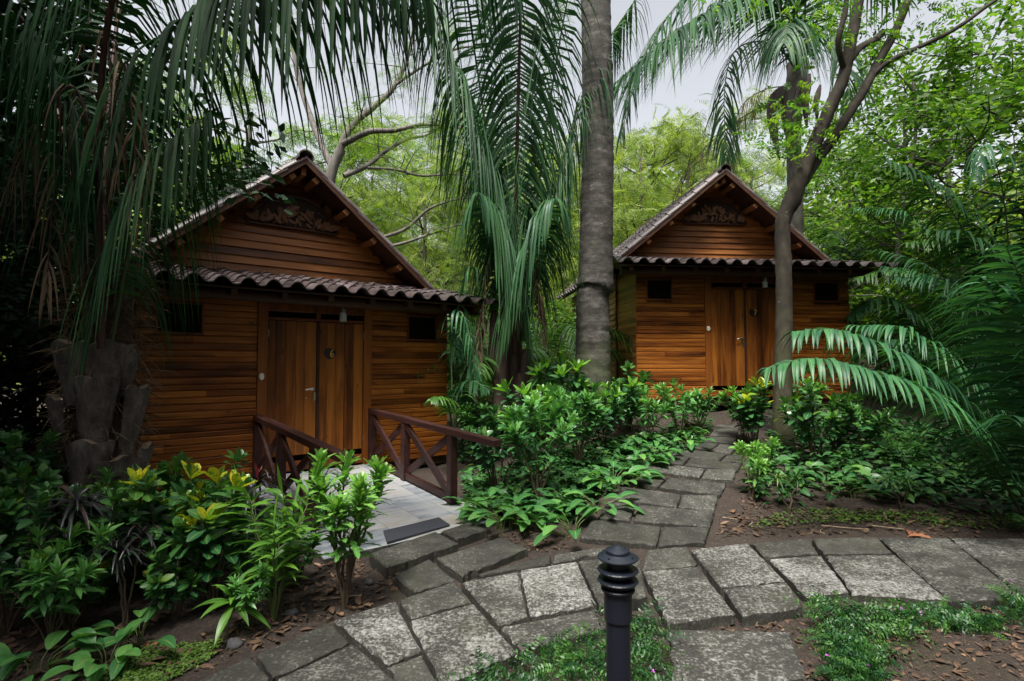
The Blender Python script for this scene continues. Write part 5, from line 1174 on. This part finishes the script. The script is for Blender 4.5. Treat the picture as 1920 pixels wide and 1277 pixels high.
def mk_lance(seed, n=13, L=.24):
    rg = np.random.default_rng(seed); f = MB(); s = MB()
    q = spline([(0,0,-.02),(.01,0,.08),(.03,.01,.17)], 6); s.tube(q, [.006]*6, 5)
    whorl(f, q[-1], (.1,-.2,1), n, L, L*.2, rg, 1.75, 'lance', 1.0, 6, None, .25)
    return proto('lance_leaf_plant', [('stalk', s, M['greenstem']), ('foliage', f, M['ginger'])])
PK = {
 'croton_y': lambda: mk_croton(1, .95, 9, .30, .5, .17), 'croton_d': lambda: mk_croton(2, .9, 10, .36, .12, .155), 'croton_s': lambda: mk_croton(3, .6, 7, .26, .5, .14),
 'oak': lambda: mk_oak(4, 1.1, 8, .27, 'oak', .18, 9), 'oak_d': lambda: mk_oak(5, 1.15, 10, .42, 'oakdark', .23, 7), 'oak_s': lambda: mk_oak(6, .6, 4, .18, 'oak', .13, 7),
 'ginger': lambda: mk_ginger(7), 'drac': lambda: mk_dracaena(8), 'drac_g': lambda: mk_dracaena(9, 1.0, 4, .40, 'purple', False, 20),
 'broad': lambda: mk_broad(10, 26, .22, .25), 'broad_s': lambda: mk_broad(11, 13, .2, .25), 'broad_d': lambda: mk_broad(12, 18, .16, .2, 'broaddark', .5, 'heart', .3), 'broad_l': lambda: mk_broad(18, 11, .24, .3, 'broad', .5, 'oval', .28),
 'shrub': lambda: mk_shrub(13, .8, 9, .38, .17, 'broad', 'lance', .27), 'shrub_d': lambda: mk_shrub(14, .95, 10, .36, .13, 'broaddark', 'oval', .5), 'shrub_t': lambda: mk_shrub(15, .9, 7, .3, .2, 'broaddark', 'oval', .36, 'ginger'),
 'lance': lambda: mk_lance(16), 'fine': lambda: mk_dracaena(17, .5, 2, .24, 'cover', False, 22),
}
PP = {}
CATN = {'croton': 'croton', 'oak': 'croton', 'ginger': 'ginger plant', 'drac': 'dracaena', 'fine': 'plant', 'broad': 'plant', 'shrub': 'shrub', 'lance': 'plant'}
NAMES = {'croton': 'croton', 'oak': 'lobed_croton', 'ginger': 'ginger', 'drac': 'dracaena', 'fine': 'narrow_leaf_plant', 'broad': 'broadleaf_plant', 'shrub': 'leafy_shrub', 'lance': 'lance_leaf_plant'}
def plant(kind, px, py, s, rz, label, d=None, sz=1.0, tilt=0.0, group=None):
    if kind not in PP: o = PP[kind] = PK[kind]()
    else: o = copy_tree(PP[kind])
    p = onground(px, py) if d is None else at(px, py, d); z = float(gz(p[0], p[1]))
    o.location = (p[0], p[1], z); o.rotation_euler = (tilt, 0, rz); o.scale = (s, s, s*sz)
    o.name = NAMES[kind.split('_')[0]]
    for k in ('label', 'category', 'group', 'kind'):
        if k in o: del o[k]
    return tag(o, label, CATN[kind.split('_')[0]], group)
PLANTS = [
 # near bed at the left
 ('croton_y', 300, 1130, .95, .3, 'croton with yellow top leaves, left one of the near bed'),
 ('croton_y', 400, 1150, .92, 2.0, 'croton with yellow top leaves, in the middle of the near bed'),
 ('croton_d', 350, 1075, 1.05, 4.1, 'dark green croton behind the yellow topped crotons of the near bed'),
 ('croton_s', 330, 1165, .75, 5.0, 'small croton in front of the yellow topped crotons'),
 ('croton_d', 470, 1120, .75, 1.2, 'dark green croton just left of the ginger'),
 ('drac', 450, 1085, .98, .8, 'purple strap leaved dracaena with pink young leaves, near the railing'),
 ('ginger', 515, 1165, .98, .4, 'bright green ginger with lance leaves on canes'),
 ('oak', 645, 1140, .98, .2, 'pale green lobed croton on a bare stem, before the footbridge'),
 ('croton_d', 560, 1095, .62, 2.7, 'dark croton between the ginger and the pale green lobed croton'),
 ('lance', 425, 1195, 1.15, .0, 'low lance leaved plant at the edge of the soil, nearest the path'),
 ('drac_g', 130, 1150, .95, 1.0, 'dark narrow leaved dracaena at the left edge of the near bed'),
 ('drac_g', 235, 1180, .72, 2.6, 'dark dracaena with bare canes, left of the yellow topped crotons'),
 ('croton_d', 60, 1140, 1.0, .2, 'dark croton in the shade at the left edge'),
 ('shrub', 200, 1075, .95, 1.9, 'green lance leaved shrub below the cut frond bases of the old palm'),
 ('shrub_d', 20, 1080, 1.15, 3.0, 'dark shrub in deep shade left of the old palm'),
 ('shrub_d', 130, 1040, .95, 4.0, 'dark shrub at the foot of the old palm'),
 ('broad_l', 200, 1258, .6, .7, 'broad leaved plant low at the bottom left corner'),
 ('broad_l', 70, 1265, .65, 2.7, 'broad leaved plant in the corner, half cut by the left edge'),
 ('broad_s', 260, 1215, .75, 4.2, 'small broad leaved plant right of the corner clump'),
 ('shrub_d', -90, 1120, 1.2, 1.1, 'dark shrub cut by the left edge of the picture'),
 ('croton_s', 130, 1190, .9, 1.4, 'small croton with a yellow crown between the dark dracaenas'),
 ('shrub', 95, 1215, .8, 2.2, 'lance leaved shrub low in the bottom left corner'),
 ('croton_d', 185, 1130, .9, 3.3, 'dark croton behind the bare canes at the left'),
 ('croton_d', 255, 1100, 1.0, 5.3, 'dark croton left of the yellow topped crotons, below the old palm'),
 ('shrub_d', 10, 1190, .9, 2.2, 'dark shrub at the left edge above the corner clump'),
 ('shrub', 470, 1180, .5, 1.0, 'low lance leaved shrub at the ginger foot'),
 # between the footbridge and the branch path
 ('oak_d', 1010, 945, 1.02, .5, 'large lobed croton in the middle bed, right of the railing end'),
 ('oak_d', 1085, 880, .95, 2.5, 'lobed croton at the foot of the tall grey trunk'),
 ('shrub_d', 930, 930, 1.15, 1.4, 'dark green shrub beside the post of the right railing'),
 ('shrub_d', 905, 870, 1.0, 3.6, 'dark shrub behind the free end of the right railing'),
 ('broad', 950, 990, 1.1, .1, 'pale green broad leaved clump at the corner of the middle bed'),
 ('broad', 905, 965, .95, 1.9, 'pale green broad leaved clump beside the footbridge end'),
 ('broad', 1000, 985, .9, 4.0, 'pale green broad leaved clump in front of the large lobed croton'),
 ('broad_s', 1075, 1005, 1.1, 3.1, 'single pale green broad leaved plant nearest the branch path corner'),
 ('broad_s', 1120, 960, 1.0, 5.1, 'broad leaved plant along the left edge of the branch path'),
 ('broad', 1150, 915, 1.0, .9, 'broad leaved clump on the left edge of the branch path, below the grey trunk'),
 ('broad_d', 1060, 950, 1.1, 2.3, 'dark heart leaved plant under the large lobed croton'),
 ('croton_s', 985, 850, 1.35, 2.2, 'croton with yellow top leaves before the red stemmed palm'),
 ('shrub_t', 985, 800, 1.3, 4.4, 'tall shrub with bright tips just right of the red stemmed palm', 8.0),
 ('shrub', 1045, 835, 1.25, 1.2, 'lance leaved shrub left of the mossy trunk foot'),
 ('shrub_t', 1130, 850, .95, 1.0, 'shrub with bright tips in front of the mossy trunk foot'),
 ('shrub_t', 1055, 780, 1.4, 2.8, 'tall shrub with bright tips deep in the gap, left of the grey trunk', 9.0),
 ('shrub', 900, 800, 1.2, 3.9, 'lance leaved shrub below the young palm of the gap', 9.2),
 # right of the grey trunk, below cabin 7
 ('shrub_t', 1170, 830, 1.0, .2, 'dark shrub with bright tips right of the grey trunk'),
 ('shrub', 1215, 835, 1.0, 1.7, 'lance leaved shrub under the left corner of the farther cabin'),
 ('shrub', 1275, 822, 1.05, 3.3, 'lance leaved shrub below the left wall of the farther cabin'),
 ('shrub', 1310, 812, .9, 4.6, 'lance leaved shrub left of the steps of the farther cabin'),
 ('croton_d', 1180, 800, 1.2, 2.2, 'dark croton at the left corner of the farther cabin', 9.3),
 ('broad_s', 1190, 875, 1.0, .6, 'pale green broad leaved plant under the shrub right of the grey trunk'),
 ('broad', 1230, 862, .9, 2.0, 'broad leaved clump along the upper left edge of the branch path'),
 ('broad_s', 1290, 838, .95, 3.7, 'broad leaved plant at the last bend of the branch path'),
 ('broad_s', 1180, 905, .9, 1.1, 'broad leaved plant at the path edge where the slabs turn'),
 # right of the branch path
 ('croton_y', 1415, 850, 1.05, .9, 'tall croton with bright yellow green top left of the forked tree'),
 ('shrub_t', 1395, 830, .9, 2.1, 'dark glossy shrub hiding the farther cabin steps'),
 ('oak_s', 1410, 935, 1.12, .4, 'small lobed croton at the right edge of the branch path'),
 ('oak_s', 1440, 905, 1.0, 2.9, 'small lobed croton in front of the forked tree foot'),
 ('croton_d', 1530, 870, 1.15, 1.8, 'dark purple green croton right of the forked tree'),
 ('croton_s', 1565, 850, 1.3, 3.3, 'croton with one clear yellow leaf right of the dark croton'),
 ('shrub_t', 1505, 820, 1.0, 4.6, 'dark shrub with bright tips against the right wall of the farther cabin'),
 ('croton_d', 1620, 860, .95, 5.2, 'dark croton below the long glossy palm fronds'),
 ('fine', 1480, 960, 1.0, .0, 'narrow leaved young plant at the front of the ground cover'),
 ('fine', 1690, 955, .9, 2.0, 'narrow leaved young plant in the ground cover below the glossy fronds'),
 ('shrub', 1700, 890, .6, 2.3, 'low shrub in the ground cover under the glossy palm'),
 ('broad_d', 1580, 930, 1.2, 1.0, 'dark heart leaved clump in front of the dark croton'),
 ('broad_s', 1880, 985, .7, .5, 'small broad leaved seedling beside the path at the right edge'),
 ('shrub_d', 1860, 870, 1.2, .4, 'dark shrub under the glossy palm at the right edge'),
]
for p in PLANTS: plant(*p)

def scatter_poly(poly, n, rg):
    """random ground points inside a photographed outline"""
    W_ = np.array([onground(x, y)[:2] for x, y in poly]); lo, hi = W_.min(0), W_.max(0); out = []
    x0, y0 = W_[:, 0], W_[:, 1]; x1, y1 = np.roll(x0, -1), np.roll(y0, -1)
    while len(out) < n:
        p = lo+(hi-lo)*rg.random(2); c = ((y0 > p[1]) != (y1 > p[1])) & (p[0] < (x1-x0)*(p[1]-y0)/(y1-y0+1e-12)+x0)
        if c.sum() % 2: out.append(p)
    return np.array(out)
def cover(name, poly, n, L, h, mat, label, seed, prof='heart', wd=.55, cat='ground cover', thin=None):
    rg = np.random.default_rng(seed); q = scatter_poly(poly, n, rg)
    cl = np.sin(q[:,0]*5+1.3*np.sin(q[:,1]*4))*np.sin(q[:,1]*6+q[:,0]*2); keep = rg.random(n) < np.clip(.72+.5*cl, .15, 1); q = q[keep]; m = len(q)
    hh = h*rg.random(m)**.8*(.7+.4*cl[keep]); P = np.stack([q[:,0], q[:,1], gz(q[:,0], q[:,1])+.01+hh], 1)
    mb = MB(); D = rdirs(rg, m, -.15, .55); N = np.array((0,0,1.))+rg.normal(0,.3,(m,3)); l = L*rg.uniform(.5,1.25,m)
    leaves(mb, P, D, N, l, l*wd, .7, 4, prof, .25, 0, np.clip(rg.beta(2,3,m)*.9+.1*cl[keep],0,1), rg)
    o = mb.build(name, M[mat]); tag(o, label, cat, None, 'stuff')
cover('ground_cover', [(1395,930),(1420,850),(1500,810),(1640,800),(1760,800),(1930,830),(1990,960),(1850,945),(1700,945),(1560,935),(1450,955)], 3600, .15, .26, 'cover', 'broad leaved ground cover spreading right of the branch path', 1)
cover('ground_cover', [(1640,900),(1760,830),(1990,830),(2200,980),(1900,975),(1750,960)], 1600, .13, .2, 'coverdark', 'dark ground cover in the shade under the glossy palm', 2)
cover('ground_cover', [(870,900),(960,880),(1100,840),(1190,830),(1300,790),(1340,800),(1300,845),(1200,890),(1120,950),(1060,985),(930,985),(880,960)], 3600, .14, .2, 'cover', 'leafy ground cover filling the bed left of the branch path', 3)
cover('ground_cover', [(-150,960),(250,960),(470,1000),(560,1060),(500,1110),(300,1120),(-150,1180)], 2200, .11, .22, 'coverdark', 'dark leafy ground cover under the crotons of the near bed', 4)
cover('ground_cover', [(840,830),(900,780),(1000,770),(1080,770),(1080,800),(940,860),(880,900)], 900, .14, .3, 'cover', 'leafy undergrowth in the gap between the cabins', 6)
cover('creeper', [(1400,990),(1480,955),(1700,960),(1900,975),(2000,1000),(1700,985),(1500,985)], 1500, .034, .03, 'clover', 'small yellow green creeper along the front of the ground cover', 5, 'oval', .8)
cover('creeper', [(170,1277),(270,1215),(420,1205),(400,1235),(300,1290),(180,1330)], 2600, .018, .02, 'clover', 'tiny bright creeper on the soil at the bottom left', 8, 'oval', .9)
def sprigs(name, poly, n, label, seed, hh=.13):
    rg = np.random.default_rng(seed); q = scatter_poly(poly, n, rg); P, D, N, Ls = [], [], [], []; fl = MB()
    for x, y in q:
        z = float(gz(x, y)) + .07*max(0, math.sin(x*6.3+y*2)*math.sin(y*7.1-x*3)); d = nrm(rdirs(rg, 1, .0, .75)[0]+np.array((0,0,.15))); P.append((x, y, z+rg.uniform(0,.05))); D.append(d); N.append(rdirs(rg,1,-.3,1)[0]); Ls.append(hh*rg.uniform(.6,1.6))
        if rg.random() < .012: leaves(fl, np.tile(np.array((x,y,z))+d*Ls[-1]*.95, (5,1)), rdirs(rg,5,-.2,.8), rdirs(rg,5,0,1), .012, .009, 0, 2, 'oval', .1, 0, None, rg, 2)
    mb = MB(); sprays(mb, np.array(P), np.array(D), np.array(N), np.array(Ls), 9, .026, .0125, rg, 0, .5, 2, 2, 'oval')
    if fl.n: mb2 = fl; mb.add(np.concatenate(mb2.v), np.concatenate([l.reshape(-1) for l in mb2.lp]).reshape(-1, 4), np.concatenate(mb2.a), 1)
    o = mb.build(name, [M['sprig'], M['flower']]); tag(o, label, 'ground cover', None, 'stuff')
sprigs('false_heather', [(880,1310),(925,1255),(985,1225),(1065,1222),(1130,1195),(1190,1165),(1240,1185),(1255,1290),(1100,1340),(900,1340)], 430, 'fine leaved low plant with violet flowers around the bollard foot', 12, .18)
sprigs('false_heather', [(1515,1150),(1580,1150),(1680,1160),(1740,1165),(1740,1190),(1640,1215),(1600,1250),(1540,1215)], 300, 'fine leaved low plant below the right part of the path', 13, .18)
sprigs('false_heather', [(1560,1210),(1640,1230),(1650,1290),(1560,1300)], 260, 'fine leaved tuft at the bottom, between slab and bare soil', 14, .11)
sprigs('false_heather', [(1740,1150),(1870,1170),(1930,1120),(1960,1150),(1850,1190),(1750,1185)], 260, 'thin sprigs along the path at the bottom right', 15, .12)

# fallen leaves, twigs, stones
def litter():
    rg = np.random.default_rng(71); mb = MB()
    for poly, n, L in (([(240,1230),(420,1180),(600,1060),(700,1010),(780,1090),(640,1160),(450,1230),(300,1290)], 520, .05), ([(-100,1290),(-100,1180),(250,1180),(330,1240),(180,1320)], 220, .06), ([(1345,990),(1390,930),(1480,955),(1700,950),(1980,970),(1980,1005),(1500,1005),(1340,1010)], 620, .05),
                       ([(1300,1160),(1520,1160),(1900,1140),(1990,1290),(1500,1300)], 700, .035), ([(880,1010),(1000,1000),(1090,1000),(1060,1030),(960,1040)], 160, .035), ([(1180,920),(1330,820),(1340,850),(1220,930)], 120, .05), ([(1450,870),(1560,830),(1800,830),(1800,930),(1500,950)], 260, .07)):
        n = int(n*2.8); q = scatter_poly(poly, n, rg); P = np.stack([q[:,0], q[:,1], gz(q[:,0], q[:,1])+rg.uniform(.004,.02,n)], 1)
        l = L*(.2+1.7*rg.random(n)**3.5); leaves(mb, P, rdirs(rg,n,-.1,.25), np.array((0,0,1.))+rg.normal(0,.35,(n,3)), l, l*rg.uniform(.2,.6,n), rg.uniform(-.6,.6,n), 4, 'oval', .3, 0, rg.beta(1.3,3,n), rg)
    tag(mb.build('leaf_litter', M['litter']), 'dry leaf litter strewn over the bare soil', 'leaf litter', None, 'stuff')
litter()
def single(name, px, py, mb_fn, mat, label, cat, group=None, h=.01):
    p = onground(px, py, h); mb = MB(); mb_fn(mb); o = mb.build(name, M[mat]); o.location = p; return tag(o, label, cat, group)
def fl(L, a, s):
    def f(mb):
        rg = np.random.default_rng(s); n = 3
        leaves(mb, np.zeros((n,3))+rg.normal(0,.012,(n,3)), [(math.cos(a+k*.7-.7), math.sin(a+k*.7-.7), .25) for k in range(n)], np.tile((0,-.3,1.),(n,1)), L*rg.uniform(.7,1,n), L*.42, .5, 7, 'lobed', .35, 0, None, rg)
    return f
for x, y, L, a, lab, m in ((1700,1002,.20,.1,'large red brown fallen leaf at the path edge on the right','litterred'),(1590,975,.11,2.2,'folded brown fallen leaf in front of the ground cover','litterred'),(680,1135,.09,.4,'tan fallen leaf beside the stem of the pale green lobed croton','litter'),(275,1160,.16,.2,'long brown fallen leaf under the yellow topped crotons','litter'),(280,1215,.12,2.4,'crumpled dark leaf on the soil at the bottom left','litterred'),(1275,890,.05,1,'red brown leaf lying on a slab of the branch path','litterred'),(1450,920,.09,1.8,'dark yellow dying leaf right of the small lobed croton','litter')):
    single('fallen_leaf', x, y, fl(L, a, int(x)), m, lab, 'fallen leaf', 'single fallen leaves', .014)
def twig(dx, dy, L, s):
    def f(mb):
        rg = np.random.default_rng(s); d = nrm((dx, dy, 0)); q = spline([np.zeros(3), d*L*.4+rg.normal(0,.012,3)*(1,1,.3), d*L], 9); mb.tube(q, np.linspace(.007,.004,9), 6, jit=.1, rng=rg)
    return f
for x, y, dx, dy, L, lab in ((1405,985,1,1.5,.32,'pale twig leaning at the left end of the bare soil strip'),(1540,985,1,-.35,.42,'long pale stick lying in front of the ground cover'),(1630,985,1,-.5,.30,'pale stick just left of the large red brown leaf'),(1545,1000,.3,1,.12,'short pale twig below the long stick'),(1355,970,1,-.6,.15,'short twig beside the branch path'),(600,1125,1,.3,.3,'thin twig on the soil left of the pale green lobed croton')):
    single('twig', x, y, twig(dx, dy, L, int(x+y)), 'twig', lab, 'twig', 'dry twigs on the soil', .012)
def rock(r, s):
    def f(mb):
        rg = np.random.default_rng(s); n, k = 9, 12; th = np.linspace(.05, math.pi-.05, n); ph = np.arange(k)*2*math.pi/k
        R_ = r*(1+.18*np.sin(2*th[:,None]+ph+s)+rg.normal(0,.04,(n,k))); V = np.stack([R_*np.sin(th)[:,None]*np.cos(ph), .8*R_*np.sin(th)[:,None]*np.sin(ph), .65*R_*np.cos(th)[:,None]*np.ones(k)], -1)
        i, j = np.meshgrid(np.arange(n-1), np.arange(k), indexing='ij'); j2 = (j+1)%k; mb.add(V.reshape(-1,3), np.stack([i*k+j,i*k+j2,(i+1)*k+j2,(i+1)*k+j],-1).reshape(-1,4), None, 0, True)
    return f
for x, y, r, m, lab in ((438,1208,.05,'rock','dark round stone on the soil near the low lance leaved plant'),(548,1150,.055,'rock','dark stone at the foot of the ginger'),(690,1092,.04,'rock','grey stone by the edge of the raised slabs'),(1218,825,.075,'rocklight','pale grey stone among the shrubs above the branch path')):
    single('stone', x, y, rock(r, int(x)), m, lab, 'stone', None, .012)
def step():
    p = onground(1362, 788); t = P7
    mb = MB(); mb.cbox(-.45,.45,-.16,.16,-.25,.06,.015,.5); o = mb.build('stone_step', M['stone']); q = local(P7, T7, -.15, -.95, 0); o.location = (q[0], q[1], float(gz(q[0], q[1]))+.12); o.rotation_euler = (0,0,T7)
    tag(o, 'low grey stone step before the door of the farther cabin', 'step')
step()
